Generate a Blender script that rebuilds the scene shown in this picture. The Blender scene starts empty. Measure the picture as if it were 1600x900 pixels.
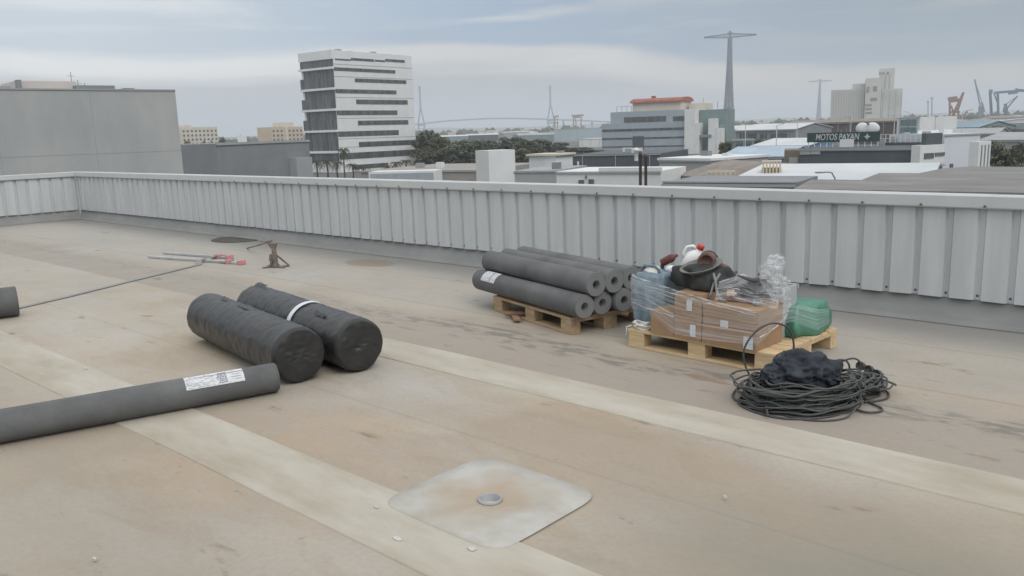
import bpy, bmesh, math, random
from mathutils import Vector, Matrix, noise
R_ = math.radians
C = bpy.context.scene.collection
sc = bpy.context.scene
# ------------------------------------------------------------------ camera model
F = 1300.0; W0, H0 = 800.0, 450.0; CAMH = 1.65
HY, ROLL, VPX = 203.0, R_(1.78), -657.0
_up = Vector((-math.tan(ROLL), 1.0, (H0 - HY) / F)).normalized()
_d = Vector((VPX - W0, H0 - (HY - math.tan(ROLL) * (VPX - W0)), -F))
_d = (_d - _up * _d.dot(_up)).normalized()
AX = -_d; AZ = _up; AY = AZ.cross(AX)
ROT = Matrix((AX, AY, AZ))                      # camera -> world
def ray(x, y): return ROT @ Vector((x - W0, H0 - y, -F))
def G(x, y, z=0.0):
    d = ray(x, y); t = (z - CAMH) / d.z
    return Vector((0, 0, CAMH)) + d * t
def D_(x, y, dist):
    d = ray(x, y); t = dist / math.hypot(d.x, d.y)
    return Vector((0, 0, CAMH)) + d * t
def hor(x): return HY - math.tan(ROLL) * (x - W0)
GZ = -8.0
# ------------------------------------------------------------------ materials
def mat(name, col, rough=0.7, metal=0.0, col2=None, ns=4.0, amt=0.12, bump=0.0, bs=None, spec=0.3, stretch=(1, 1, 1), emit=None):
    m = bpy.data.materials.new(name); m.use_nodes = True
    nt = m.node_tree; b = nt.nodes['Principled BSDF']
    b.inputs['Roughness'].default_value = rough; b.inputs['Metallic'].default_value = metal
    b.inputs['Specular IOR Level'].default_value = spec
    tc = nt.nodes.new('ShaderNodeTexCoord'); mp = nt.nodes.new('ShaderNodeMapping')
    mp.inputs['Scale'].default_value = stretch
    nt.links.new(tc.outputs['Object'], mp.inputs['Vector'])
    n = nt.nodes.new('ShaderNodeTexNoise'); n.inputs['Scale'].default_value = ns; n.inputs['Detail'].default_value = 7; n.inputs['Roughness'].default_value = 0.65
    nt.links.new(mp.outputs[0], n.inputs['Vector'])
    r = nt.nodes.new('ShaderNodeValToRGB')
    c2 = col2 or tuple(c * (1 + amt) for c in col); c1 = col if col2 else tuple(c * (1 - amt) for c in col)
    r.color_ramp.elements[0].position = 0.35; r.color_ramp.elements[1].position = 0.65
    r.color_ramp.elements[0].color = (*c1, 1); r.color_ramp.elements[1].color = (*c2, 1)
    nt.links.new(n.outputs['Fac'], r.inputs['Fac']); nt.links.new(r.outputs['Color'], b.inputs['Base Color'])
    if bump:
        n2 = nt.nodes.new('ShaderNodeTexNoise'); n2.inputs['Scale'].default_value = bs or ns * 4; n2.inputs['Detail'].default_value = 6
        nt.links.new(mp.outputs[0], n2.inputs['Vector'])
        bp = nt.nodes.new('ShaderNodeBump'); bp.inputs['Strength'].default_value = bump; bp.inputs['Distance'].default_value = 0.02
        nt.links.new(n2.outputs['Fac'], bp.inputs['Height']); nt.links.new(bp.outputs[0], b.inputs['Normal'])
    return m
M = {}
M['wood'] = mat('pallet_wood', (.50, .36, .20), .8, col2=(.66, .51, .32), ns=3, stretch=(1, 9, 9), bump=.3)
M['wood_old'] = mat('aged_pallet_wood', (.30, .21, .13), .85, col2=(.46, .34, .21), ns=3, stretch=(1, 9, 9), bump=.3)
M['wood_red'] = mat('reddish_wood', (.16, .085, .06), .85, col2=(.30, .19, .12), ns=6, bump=.3)
M['foam'] = mat('grey_foam', (.125, .128, .128), .75, ns=2.6, amt=.2, bump=.12, bs=60, spec=.25)
M['film'] = mat('black_film', (.025, .025, .0245), .38, ns=5, amt=.2, bump=.35, bs=14, spec=.5)
M['cable'] = mat('black_rubber_cable', (.062, .064, .063), .5, ns=8, amt=.2, spec=.5)
M['bag'] = mat('dark_woven_bag', (.038, .043, .054), .8, ns=6, amt=.35, bump=.8, bs=12)
M['blackcloth'] = mat('black_cloth', (.042, .043, .043), .8, ns=6, amt=.4, bump=.8, bs=12)
M['card'] = mat('brown_cardboard', (.33, .215, .13), .85, ns=2.5, amt=.13, bump=.1)
M['tape'] = mat('packing_tape', (.36, .26, .16), .3, ns=3, spec=.5)
M['white'] = mat('white_plastic', (.78, .78, .76), .35, ns=4, amt=.06, spec=.5)
M['red'] = mat('red_plastic', (.50, .06, .045), .4, ns=4, spec=.5)
M['redpaint'] = mat('faded_red_paint', (.50, .24, .24), .5, ns=6, amt=.25)
M['redtool'] = mat('dull_red_tool', (.13, .045, .04), .5, ns=9, amt=.3)
M['rust'] = mat('rusty_iron', (.11, .09, .08), .8, col2=(.22, .18, .155), ns=14, bump=.3)
M['leather'] = mat('brown_leather', (.10, .055, .045), .6, col2=(.20, .12, .10), ns=9, bump=.3)
M['darkrub'] = mat('dark_rubber', (.05, .05, .05), .6, ns=5)
M['alu'] = mat('dull_aluminium', (.52, .53, .53), .4, .6, ns=5)
M['steel'] = mat('galvanised_steel', (.35, .36, .37), .5, .5, ns=8)
M['green'] = mat('green_plastic_sack', (.035, .16, .10), .35, col2=(.09, .27, .19), ns=4, bump=.6, bs=10, spec=.5)
M['blue'] = mat('blue_plastic_bag', (.09, .14, .18), .4, col2=(.24, .31, .36), ns=6, bump=.6, bs=10, spec=.5)
M['greybowl'] = mat('grey_green_bowl', (.17, .18, .165), .55, ns=5)
M['rope'] = mat('white_rope', (.68, .67, .63), .8, ns=8)
M['dust'] = mat('dark_patch', (.095, .09, .08), .9, ns=4, amt=.2)
M['strap'] = mat('grey_webbing_strap', (.23, .235, .235), .7, ns=6)
M['strapwhite'] = mat('white_band', (.66, .68, .74), .5, ns=8)
M['screw'] = mat('screw_head', (.14, .135, .13), .6, .3)
M['membrane'] = mat('upstand_membrane', (.215, .22, .215), .75, col2=(.26, .26, .255), ns=1.6, stretch=(1, 1, 3))
M['cap'] = mat('coping_paint', (.54, .555, .555), .45, ns=1.5, amt=.05, spec=.4)

def label_mat(name, dens, seed):
    """paper label: rows of small dark print, a heavier block of figures near one end"""
    m = bpy.data.materials.new(name); m.use_nodes = True; nt = m.node_tree; b = nt.nodes['Principled BSDF']
    b.inputs['Roughness'].default_value = .6
    tc = nt.nodes.new('ShaderNodeTexCoord'); mp = nt.nodes.new('ShaderNodeMapping'); mp.inputs['Scale'].default_value = (60, 150, 150); mp.inputs['Location'].default_value = (seed, seed, 0)
    nt.links.new(tc.outputs['Object'], mp.inputs['Vector'])
    n = nt.nodes.new('ShaderNodeTexNoise'); n.inputs['Scale'].default_value = 1.0; n.inputs['Detail'].default_value = 3
    nt.links.new(mp.outputs[0], n.inputs['Vector'])
    r = nt.nodes.new('ShaderNodeValToRGB'); r.color_ramp.elements[0].position = dens; r.color_ramp.elements[1].position = dens + .05
    r.color_ramp.elements[0].color = (.47, .48, .50, 1); r.color_ramp.elements[1].color = (.64, .66, .68, 1)
    nt.links.new(n.outputs['Fac'], r.inputs['Fac']); nt.links.new(r.outputs['Color'], b.inputs['Base Color'])
    return m
M['label'] = label_mat('printed_paper', .42, 3)

def end_mat():
    """rolled sheet seen end on: thin spiral layers round the local x axis"""
    m = bpy.data.materials.new('rolled_layers'); m.use_nodes = True; nt = m.node_tree; b = nt.nodes['Principled BSDF']
    b.inputs['Roughness'].default_value = .8
    tc = nt.nodes.new('ShaderNodeTexCoord'); sp = nt.nodes.new('ShaderNodeSeparateXYZ'); nt.links.new(tc.outputs['Object'], sp.inputs[0])
    def mth(op, a, bb=None):
        q = nt.nodes.new('ShaderNodeMath'); q.operation = op
        for i, v in enumerate((a, bb)):
            if v is None: continue
            if isinstance(v, (int, float)): q.inputs[i].default_value = v
            else: nt.links.new(v, q.inputs[i])
        return q.outputs[0]
    rr = mth('SQRT', mth('ADD', mth('POWER', sp.outputs[1], 2), mth('POWER', sp.outputs[2], 2)))
    an = mth('ARCTAN2', sp.outputs[2], sp.outputs[1])
    s = mth('SINE', mth('ADD', mth('MULTIPLY', rr, 420), an))
    r = nt.nodes.new('ShaderNodeValToRGB'); r.color_ramp.elements[0].color = (.14, .143, .145, 1); r.color_ramp.elements[1].color = (.205, .208, .21, 1)
    nt.links.new(mth('ADD', mth('MULTIPLY', s, .5), .5), r.inputs['Fac']); nt.links.new(r.outputs['Color'], b.inputs['Base Color'])
    return m
M['rollend'] = end_mat()
M['print'] = mat('printed_ink', (.20, .21, .23), .6)

def sheet_metal(name, col, rough=.5):
    return mat(name, col, rough, 0.0, ns=1.6, amt=.085, stretch=(3.5, 3.5, .3), bump=.05, bs=5, spec=.35)
M['panel'] = sheet_metal('pale_sheet_metal', (.505, .525, .53))

# ------------------------------------------------------------------ mesh helpers
def new(): return bmesh.new()
def bx(bm, x0, x1, y0, y1, z0, z1, mx=None):
    r = bmesh.ops.create_cube(bm, size=1.0)
    for v in r['verts']:
        v.co = Vector(((x0 + x1) / 2 + v.co.x * (x1 - x0), (y0 + y1) / 2 + v.co.y * (y1 - y0), (z0 + z1) / 2 + v.co.z * (z1 - z0)))
        if mx is not None: v.co = mx @ v.co
    return r['verts']
def poly_prism(bm, pts, z0, z1, z1s=None):
    lo = [bm.verts.new((p[0], p[1], z0)) for p in pts]
    hi = [bm.verts.new((p[0], p[1], (z1s[i] if z1s else z1))) for i, p in enumerate(pts)]
    n = len(pts)
    bm.faces.new(lo[::-1]); bm.faces.new(hi)
    for i in range(n): bm.faces.new((lo[i], lo[(i + 1) % n], hi[(i + 1) % n], hi[i]))
def beam(bm, a, b, w, h=None, sides=4):
    """bar from a to b"""
    a = Vector(a); b = Vector(b); h = h or w; d = (b - a); L = d.length; d.normalize()
    u = d.cross(Vector((0, 0, 1)))
    if u.length < 1e-3: u = Vector((1, 0, 0))
    u.normalize(); v = u.cross(d)
    ring = []
    for p in (a, b):
        if sides == 4: ring.append([bm.verts.new(p + u * sx * w / 2 + v * sy * h / 2) for sx, sy in ((-1, -1), (1, -1), (1, 1), (-1, 1))])
        else: ring.append([bm.verts.new(p + u * math.cos(t) * w / 2 + v * math.sin(t) * h / 2) for t in [2 * math.pi * k / sides for k in range(sides)]])
    n = len(ring[0])
    bm.faces.new(ring[0][::-1]); bm.faces.new(ring[1])
    for i in range(n): bm.faces.new((ring[0][i], ring[0][(i + 1) % n], ring[1][(i + 1) % n], ring[1][i]))
def tube(bm, pts, r, sides=8, cap=True, rs=None):
    pts = [Vector(p) for p in pts]; n = len(pts); prev = None; rings = []
    for i, p in enumerate(pts):
        t = (pts[min(i + 1, n - 1)] - pts[max(i - 1, 0)])
        if t.length < 1e-9: t = Vector((1, 0, 0))
        t.normalize()
        if prev is None:
            u = t.cross(Vector((0, 0, 1)))
            if u.length < 1e-3: u = t.cross(Vector((0, 1, 0)))
        else:
            u = prev - t * prev.dot(t)
            if u.length < 1e-4: u = t.orthogonal()
        u.normalize(); prev = u; v = t.cross(u); rr = rs[i] if rs else r
        rings.append([bm.verts.new(p + (u * math.cos(a) + v * math.sin(a)) * rr) for a in [2 * math.pi * k / sides for k in range(sides)]])
    for i in range(n - 1):
        for k in range(sides): 
            f = bm.faces.new((rings[i][k], rings[i][(k + 1) % sides], rings[i + 1][(k + 1) % sides], rings[i + 1][k])); f.smooth = True
    if cap: bm.faces.new(rings[0][::-1]); bm.faces.new(rings[-1])
def lathe(bm, prof, segs=24, mx=None, closed=False):
    """profile [(r,z)] round z"""
    rings = []
    for r, z in prof:
        if r < 1e-6: rings.append([bm.verts.new((0, 0, z))])
        else: rings.append([bm.verts.new((r * math.cos(a), r * math.sin(a), z)) for a in [2 * math.pi * k / segs for k in range(segs)]])
    vs = [v for r in rings for v in r]
    for a, b in zip(rings, rings[1:]):
        for k in range(segs):
            k2 = (k + 1) % segs
            if len(a) == 1 and len(b) == 1: continue
            if len(a) == 1: f = bm.faces.new((a[0], b[k2], b[k]))
            elif len(b) == 1: f = bm.faces.new((a[k], a[k2], b[0]))
            else: f = bm.faces.new((a[k], a[k2], b[k2], b[k]))
            f.smooth = True
    if mx is not None:
        for v in vs: v.co = mx @ v.co
def blob(bm, c, rad, seed=0, amp=.25, fr=2.0, sub=4, flat=None, ridge=0.0, rot=0.0):
    r = bmesh.ops.create_icosphere(bm, subdivisions=sub, radius=1.0)
    rm = Matrix.Rotation(rot, 3, 'Z')
    for v in r['verts']:
        d = v.co.normalized(); o = d * fr + Vector((seed * 7.1, seed * 3.3, seed))
        k = 1 + amp * noise.noise(o) + amp * .5 * noise.noise(o * 2.3)
        if ridge: k += ridge * (1 - abs(noise.noise(o * 2.1)) * 3.0) * .35 + ridge * .3 * noise.noise(o * 6)
        p = rm @ Vector((d.x * k * rad[0], d.y * k * rad[1], d.z * k * rad[2]))
        p += Vector(c)
        if flat is not None and p.z < flat: p.z = flat + (p.z - flat) * .02
        v.co = p
    for f in bm.faces: f.smooth = True
def obj(name, bm, m, parent=None, loc=None, smooth=False, bevel=0.0, recalc=True):
    """links the bmesh (in world coordinates, or in the parent's frame if it has one) as ONE object"""
    if bevel: bmesh.ops.bevel(bm, geom=list(bm.edges), offset=bevel, segments=1, affect='EDGES')
    if recalc: bmesh.ops.recalc_face_normals(bm, faces=list(bm.faces))
    me = bpy.data.meshes.new(name)
    if loc is not None: bmesh.ops.translate(bm, verts=list(bm.verts), vec=-Vector(loc))
    elif parent is not None and parent.get('_w'):
        bmesh.ops.transform(bm, matrix=parent.matrix_basis.inverted(), verts=list(bm.verts))
    bm.to_mesh(me); bm.free()
    o = bpy.data.objects.new(name, me); C.objects.link(o)
    if isinstance(m, (list, tuple)):
        for q in m: me.materials.append(q)
    elif m: me.materials.append(m)
    if loc is not None: o.location = loc
    if parent is not None:
        o.parent = parent
        if loc is not None:
            o.location = loc
    if smooth:
        for p in me.polygons: p.use_smooth = True
    return o
def tag(o, label=None, cat=None, group=None, kind=None):
    if label: o['label'] = label
    if cat: o['category'] = cat
    if group: o['group'] = group
    if kind: o['kind'] = kind
    return o
def thing(name, label, cat, loc, rz=0.0, group=None, world=True):
    o = bpy.data.objects.new(name, None); C.objects.link(o)
    o.empty_display_size = .2
    o.matrix_basis = Matrix.Translation(Vector(loc)) @ Matrix.Rotation(rz, 4, 'Z')
    if world: o['_w'] = 1
    return tag(o, label, cat, group)
def dup(root, loc, rz=0.0, label=None, scale=None):
    r = root.copy(); C.objects.link(r); r.location = loc; r.rotation_euler = (0, 0, rz)
    if scale: r.scale = scale
    if label: r['label'] = label
    for ch in list(root.children):
        c = ch.copy(); C.objects.link(c); c.parent = r
        for g2 in ch.children:
            d = g2.copy(); C.objects.link(d); d.parent = c
    return r
def struct(name, bm, m, **k):
    return tag(obj(name, bm, m, **k), kind='structure')

# ------------------------------------------------------------------ the roof
WY = 7.28; WX = -19.6
RX1, RY0 = 9.0, -8.0
DR = Vector((-2.485, 2.53))                      # drain
def roof_material():
    m = bpy.data.materials.new('roof_membrane'); m.use_nodes = True; nt = m.node_tree; b = nt.nodes['Principled BSDF']
    L = nt.links
    tc = nt.nodes.new('ShaderNodeTexCoord'); P = tc.outputs['Object']
    sp = nt.nodes.new('ShaderNodeSeparateXYZ'); L.new(P, sp.inputs[0])
    def noi(scale, st=(1, 1, 1), det=6, ro=.6, off=0, dist=0):
        mp = nt.nodes.new('ShaderNodeMapping'); mp.inputs['Scale'].default_value = st; mp.inputs['Location'].default_value = (off, off * .7, off * .3)
        L.new(P, mp.inputs['Vector']); n = nt.nodes.new('ShaderNodeTexNoise'); n.inputs['Scale'].default_value = scale
        n.inputs['Detail'].default_value = det; n.inputs['Roughness'].default_value = ro; n.inputs['Distortion'].default_value = dist
        L.new(mp.outputs[0], n.inputs['Vector']); return n.outputs['Fac']
    def mr(v, a, b_, c=0.0, d=1.0):
        n = nt.nodes.new('ShaderNodeMapRange'); n.interpolation_type = 'SMOOTHSTEP'
        n.inputs[1].default_value = a; n.inputs[2].default_value = b_; n.inputs[3].default_value = c; n.inputs[4].default_value = d
        L.new(v, n.inputs[0]); return n.outputs[0]
    def mth(op, a, bb):
        q = nt.nodes.new('ShaderNodeMath'); q.operation = op
        for i, v in enumerate((a, bb)):
            if isinstance(v, (int, float)): q.inputs[i].default_value = v
            else: L.new(v, q.inputs[i])
        return q.outputs[0]
    def mix(f, a, c):
        n = nt.nodes.new('ShaderNodeMix'); n.data_type = 'RGBA'
        L.new(f, n.inputs[0])
        for i, v in ((6, a), (7, c)):
            if isinstance(v, tuple): n.inputs[i].default_value = (*v, 1)
            else: L.new(v, n.inputs[i])
        return n.outputs[2]
    X, Y = sp.outputs[0], sp.outputs[1]
    wob = mth('MULTIPLY', mth('SUBTRACT', noi(.9, det=4, off=5), .5), .9)
    Yw = mth('ADD', Y, wob)
    base = mix(mr(noi(.55, (.7, 1, 1), off=1), .38, .62), (.335, .285, .228), (.375, .345, .305))
    base = mix(mr(noi(1.4, (.6, 1.3, 1), off=9, dist=.5), .45, .70, 0, .60), base, (.400, .318, .236))       # tan film
    base = mix(mr(noi(.8, (.5, 1.1, 1), off=21), .50, .68, 0, .6), base, (.430, .425, .400))
    base = mix(mr(noi(2.6, (.5, 1.2, 1), off=61, dist=.8), .50, .66, 0, .45), base, (.30, .25, .185))
    base = mix(mr(noi(.45, (.8, 1, 1), off=71), .42, .60, 0, .45), base, (.445, .40, .32))                # bleached grey
    far = mr(X, -14, -6.0, 1, 0)
    base = mix(mth('MULTIPLY', far, .6), base, (.345, .335, .305))
    vign = mth('MULTIPLY', mr(mth('ADD', X, wob), -2.4, -.7), mr(mth('ADD', Y, wob), 2.7, 4.1, 1, 0)); base = mix(mth('MULTIPLY', vign, .85), base, (.205, .198, .165))  # lens vignetting painted into the roof colour at the near right corner
    bld_ = mr(mth('ADD', Yw, mth('MULTIPLY', X, .1)), .9, 1.7, 1, 0); base = mix(mth('MULTIPLY', bld_, .4), base, (.275, .25, .205))
    # zone between the cream lap and the wall, walked grey-brown
    zone = mth('MULTIPLY', mr(Y, 4.19, 4.22), mr(Yw, 4.75, 5.35, 1, 0))
    base = mix(mth('MULTIPLY', zone, .75), base, (.285, .258, .225))
    # paler clean strip past it and the grey band along the upstand
    z2 = mth('MULTIPLY', mr(Yw, 5.0, 5.6), .5)
    base = mix(z2, base, (.345, .335, .31))
    band = mr(mth('ADD', Y, mth('MULTIPLY', wob, .45)), 6.25, 7.05)
    base = mix(mth('MULTIPLY', band, .85), base, (.215, .215, .208))
    # dried sediment lines
    sed = mth('MULTIPLY', mth('MULTIPLY', mr(Yw, 4.62, 4.74), mr(Yw, 4.80, 4.98, 1, 0)), mr(noi(9, (.45, 1.6, 1), off=3), .47, .58))
    near_ = mr(X, -8.5, -4.5, .25, 1)
    base = mix(mth('MULTIPLY', mth('MULTIPLY', sed, near_), .62), base, (.12, .118, .11))
    sed2 = mth('MULTIPLY', mth('MULTIPLY', mr(Yw, 4.3, 4.4), mr(Yw, 4.95, 5.2, 1, 0)), mr(noi(7, (.35, 1.4, 1), off=13), .58, .68))
    base = mix(mth('MULTIPLY', mth('MULTIPLY', sed2, near_), .45), base, (.16, .13, .10))
    # rusty spots
    sp1 = mr(noi(3.4, (.55, 1.5, 1), det=5, off=30), .635, .71)
    base = mix(mth('MULTIPLY', sp1, .60), base, (.19, .13, .085))
    sp2 = mr(noi(14, (.8, 1.2, 1), det=3, off=37), .70, .76)
    base = mix(mth('MULTIPLY', sp2, .45), base, (.17, .14, .11))
    # round brown stain
    v = mth('ADD', mth('POWER', mth('MULTIPLY', mth('ADD', X, 8.62), 1 / .44), 2), mth('POWER', mth('MULTIPLY', mth('ADD', Y, -6.70), 1 / .26), 2))
    base = mix(mr(mth('ADD', v, mth('MULTIPLY', wob, .8)), .7, 1.15, .62, 0), base, (.20, .165, .12))
    # lap lines of the membrane sheets
    for y, k in ((5.33, .35), (6.38, .30), (.82, .3), (-.7, .3), (3.05, .16)):
        ln = mr(mth('ABSOLUTE', mth('SUBTRACT', mth('ADD', Y, mth('MULTIPLY', wob, .012)), y), 0), .004, .016, k, 0)
        base = mix(ln, base, (.14, .13, .12))
    fine = noi(38, det=5, off=2)
    base = mix(mr(fine, .35, .7, .0, .16), base, (.20, .18, .155))
    hs = nt.nodes.new('ShaderNodeHueSaturation'); hs.inputs['Saturation'].default_value = 1.14; hs.inputs['Value'].default_value = 1.03; L.new(base, hs.inputs['Color']); base = hs.outputs[0]
    L.new(base, b.inputs['Base Color'])
    L.new(mr(noi(1.5, off=50), .3, .7, .55, .8), b.inputs['Roughness'])
    b.inputs['Specular IOR Level'].default_value = .3
    bp = nt.nodes.new('ShaderNodeBump'); bp.inputs['Strength'].default_value = .35; bp.inputs['Distance'].default_value = .02
    hh = mth('ADD', noi(1.3, (.6, 1.4, 1), det=3, off=8), mth('MULTIPLY', noi(60, det=4), .10)); L.new(hh, bp.inputs['Height']); L.new(bp.outputs[0], b.inputs['Normal'])
    return m
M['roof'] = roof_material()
M['lap'] = mat('cream_membrane_lap', (.355, .315, .245), .7, col2=(.47, .44, .375), ns=1.6, stretch=(.6, 1.8, 1), bump=.25)
bm = new()
hx, hy = .16, .16
xs = [WX - .3, DR.x - hx, DR.x + hx, RX1]; ys = [RY0, DR.y - hy, DR.y + hy, WY + .3]
gv = {(i, j): bm.verts.new((x, y, 0)) for i, x in enumerate(xs) for j, y in enumerate(ys)}
for i in range(3):
    for j in range(3):
        if (i, j) != (1, 1): bm.faces.new((gv[i, j], gv[i + 1, j], gv[i + 1, j + 1], gv[i, j + 1]))
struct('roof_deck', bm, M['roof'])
M['render'] = mat('painted_render', (.45, .45, .43), .8, ns=.6, amt=.08)
bm = new()
poly_prism(bm, [(WX - .3, RY0), (RX1, RY0), (RX1, WY + .3), (WX - .3, WY + .3)], GZ, -.25)
bldg = tag(obj('building_below', bm, M['render']), kind='structure')
bldg.name = 'building_base'
# membrane laps (welded strips, 5 mm thick)
def strip(x0, x1, y0, y1, seed):
    bm = new(); n = 60; T = []; B = []
    for i in range(n + 1):
        x = x0 + (x1 - x0) * i / n
        w0 = .018 * noise.noise(Vector((x * .8, seed, 0))); w1 = .018 * noise.noise(Vector((x * .8, seed + 5, 0)))
        row = [bm.verts.new((x, y0 + w0 - .004, 0.0005)), bm.verts.new((x, y0 + w0, .006)), bm.verts.new((x, y1 + w1, .006)), bm.verts.new((x, y1 + w1 + .004, 0.0005))]
        if T: 
            for k in range(3): bm.faces.new((T[k], row[k], row[k + 1], T[k + 1]))
        T = row
    return struct('membrane_strip', bm, M['lap'])
strip(-5.65, RX1, 3.81, 4.19, 1)
strip(WX + .2, RX1, 1.90, 2.31, 4)

# ------------------------------------------------------------------ parapet walls
def parapet(name, label, a, b, prof_pitch=.2327, phase=0.0):
    """wall from a to b (xy), seen from its right-hand side; local x along it, local -y to the roof"""
    a = Vector(a); b = Vector(b); L = (b - a).length; rz = math.atan2(b.y - a.y, b.x - a.x)
    t = thing(name, label, 'parapet wall', (a.x, a.y, 0), rz, world=False)
    zb, zt = .20, 1.0
    bm = new(); x = -phase; rows = []
    broad = .168; sl = .013; dv = .028
    def add(x, y):
        if x < -.001 or x > L: return
        z0 = zb + .006 * noise.noise(Vector((x * 3, 0, 0)))
        w = .004 * noise.noise(Vector((x * .9, 2, 0)))
        rows.append([bm.verts.new((x, y + w, z0)), bm.verts.new((x, y + w * .3, (z0 + zt) / 2)), bm.verts.new((x, y, zt))])
    while x < L:
        add(x, 0); add(x + broad, 0); add(x + broad + sl, dv); add(x + prof_pitch - sl, dv); x += prof_pitch
    for p, q in zip(rows, rows[1:]):
        for k in range(2): bm.faces.new((p[k], q[k], q[k + 1], p[k + 1]))
    obj('cladding_sheet', bm, M['panel'], t)
    bm = new()
    bx(bm, 0, L, .055, .25, .02, .99)
    obj('wall_core', bm, M['render'], t)
    # folded coping in 3 m lengths
    x = 0.0; k = 0
    while x < L - .01:
        x2 = min(L, x + 3.0)
        bm = new(); e = .0015 * (k % 2)
        pts = [(-.038 - e, .945), (-.030 - e, .935), (-.034 - e, 1.030), (-.022, 1.042 + e), (.275, 1.025 + e), (.285, .94)]
        fr = [bm.verts.new((x + (.0 if k == 0 else .003), p[0], p[1])) for p in pts]; bk = [bm.verts.new((x2 + (.02 if x2 < L else 0), p[0], p[1])) for p in pts]
        n = len(pts)
        for i in range(n - 1): bm.faces.new((fr[i], bk[i], bk[i + 1], fr[i + 1]))
        obj('coping', bm, M['cap'], t); x = x2; k += 1
    # membrane dressed up the wall foot
    bm = new(); n = int(L / .5); T = None
    for i in range(n + 1):
        xx = L * i / n; w = .010 * noise.noise(Vector((xx * 1.7, 9, 0)))
        row = [bm.verts.new((xx, -.10 + w, .0045)), bm.verts.new((xx, -.05 + w, .012)), bm.verts.new((xx, -.012 + w, .035)), bm.verts.new((xx, .046, .235))]
        if T:
            for k in range(3): f = bm.faces.new((T[k], row[k], row[k + 1], T[k + 1])); f.smooth = True
        T = row
    obj('membrane_upstand', bm, M['membrane'], t)
    return t, L, phase
pt, pL, pph = parapet('parapet_wall', 'long pale corrugated metal parapet running across the roof behind the pallets', (WX, WY), (RX1, WY), phase=(.2003 - 18.195) % .2327)
# valleys: phase tuned so a valley falls at x = -1.405
sm = None
def screw():
    bm = new(); lathe(bm, [(0, .0), (.0105, 0), (.0105, .003), (.006, .005), (.005, .010), (0, .011)], 8, Matrix.Rotation(R_(90), 4, 'X'))
    return bm
vx0 = -pph + .168 + .5 * (.2327 - .168)
cnt = 0; k = 0
xsb = []
x = vx0
while x < pL:
    if WX + x > -13.5 and WX + x < 0.2: xsb.append(x)
    x += .2327
for i, x in enumerate(xsb):
    for z, y in (((.235, .036),) if i % 2 else ((.235, .036), (.955, -.034))):
        if sm is None: s = obj('screw', screw(), M['screw'], pt); sm = s
        else: s = sm.copy(); C.objects.link(s); s.parent = pt
        s.location = (x + .02 * (z > .5) , y if z > .5 else .028, z); cnt += 1
parapet('parapet_wall', 'short pale corrugated metal parapet closing the far left end of the roof', (WX, RY0), (WX, WY), phase=.11)

# ------------------------------------------------------------------ drain with patch
bm = new()
cx, cy = DR.x, DR.y; hw, hh_ = .375, .35; rad = .14; ring = []
N = 96
def rr_pt(t):
    # rounded square boundary by angle
    a = 2 * math.pi * t; c, s = math.cos(a), math.sin(a); p = 7.0
    r = (abs(c / hw) ** p + abs(s / hh_) ** p) ** (-1 / p)
    return Vector((r * c, r * s))
inner = .052
levels = [(1.0, .0065), (.985, .012), (.72, .012), (.45, .010), (.28, .006), (0, -.004)]
prev = None
for f, z in levels:
    row = []
    for i in range(N):
        o_ = rr_pt(i / N); a = 2 * math.pi * i / N; n_ = Vector((math.cos(a), math.sin(a))) * inner
        p = n_.lerp(o_, f); zz = z + .004 * noise.noise(Vector((p.x * 6, p.y * 6, 1))) * (0 < f < .98)
        row.append(bm.verts.new((p.x, p.y, zz)))
    if prev:
        for i in range(N): fc = bm.faces.new((prev[i], prev[(i + 1) % N], row[(i + 1) % N], row[i])); fc.smooth = True
    prev = row
def patch_mat():
    m = mat('drain_patch_membrane', (.37, .345, .29), .55, col2=(.47, .465, .435), ns=3.2, stretch=(1, 1.3, 1), bump=.15)
    nt = m.node_tree; L = nt.links; b = nt.nodes['Principled BSDF']
    old = b.inputs['Base Color'].links[0].from_socket
    tc = nt.nodes.new('ShaderNodeTexCoord'); ln = nt.nodes.new('ShaderNodeVectorMath'); ln.operation = 'LENGTH'; L.new(tc.outputs['Object'], ln.inputs[0])
    n = nt.nodes.new('ShaderNodeTexNoise'); n.inputs['Scale'].default_value = 6; n.inputs['Detail'].default_value = 5; L.new(tc.outputs['Object'], n.inputs['Vector'])
    a = nt.nodes.new('ShaderNodeMath'); a.operation = 'MULTIPLY_ADD'; L.new(n.outputs['Fac'], a.inputs[0]); a.inputs[1].default_value = .35; L.new(ln.outputs['Value'], a.inputs[2])
    r = nt.nodes.new('ShaderNodeMapRange'); r.inputs[1].default_value = .28; r.inputs[2].default_value = .50; r.inputs[3].default_value = .9; r.inputs[4].default_value = 0
    L.new(a.outputs[0], r.inputs[0])
    mx = nt.nodes.new('ShaderNodeMix'); mx.data_type = 'RGBA'; L.new(r.outputs[0], mx.inputs[0]); L.new(old, mx.inputs[6]); mx.inputs[7].default_value = (.375, .30, .22, 1)
    L.new(mx.outputs[2], b.inputs['Base Color']); return m
M['pipein'] = mat('outlet_grey', (.50, .51, .51), .85, ns=12)
M['outlet'] = mat('dull_outlet_pipe', (.36, .365, .365), .8, ns=12)
dt = thing('roof_drain', 'round roof drain in a pale rounded square patch welded to the roof', 'drain', (cx, cy, 0), world=False)
obj('membrane_patch', bm, patch_mat(), dt)
bm = new(); lathe(bm, [(.056, -.002), (.056, .008), (.050, .010), (.047, .004), (.046, -.045), (0, -.048)], 28); obj('outlet_pipe', bm, M['outlet'], dt)
bm = new(); lathe(bm, [(.044, -.030), (.030, -.022), (0, -.020)], 24); obj('leaf_guard', bm, M['pipein'], dt)

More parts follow.
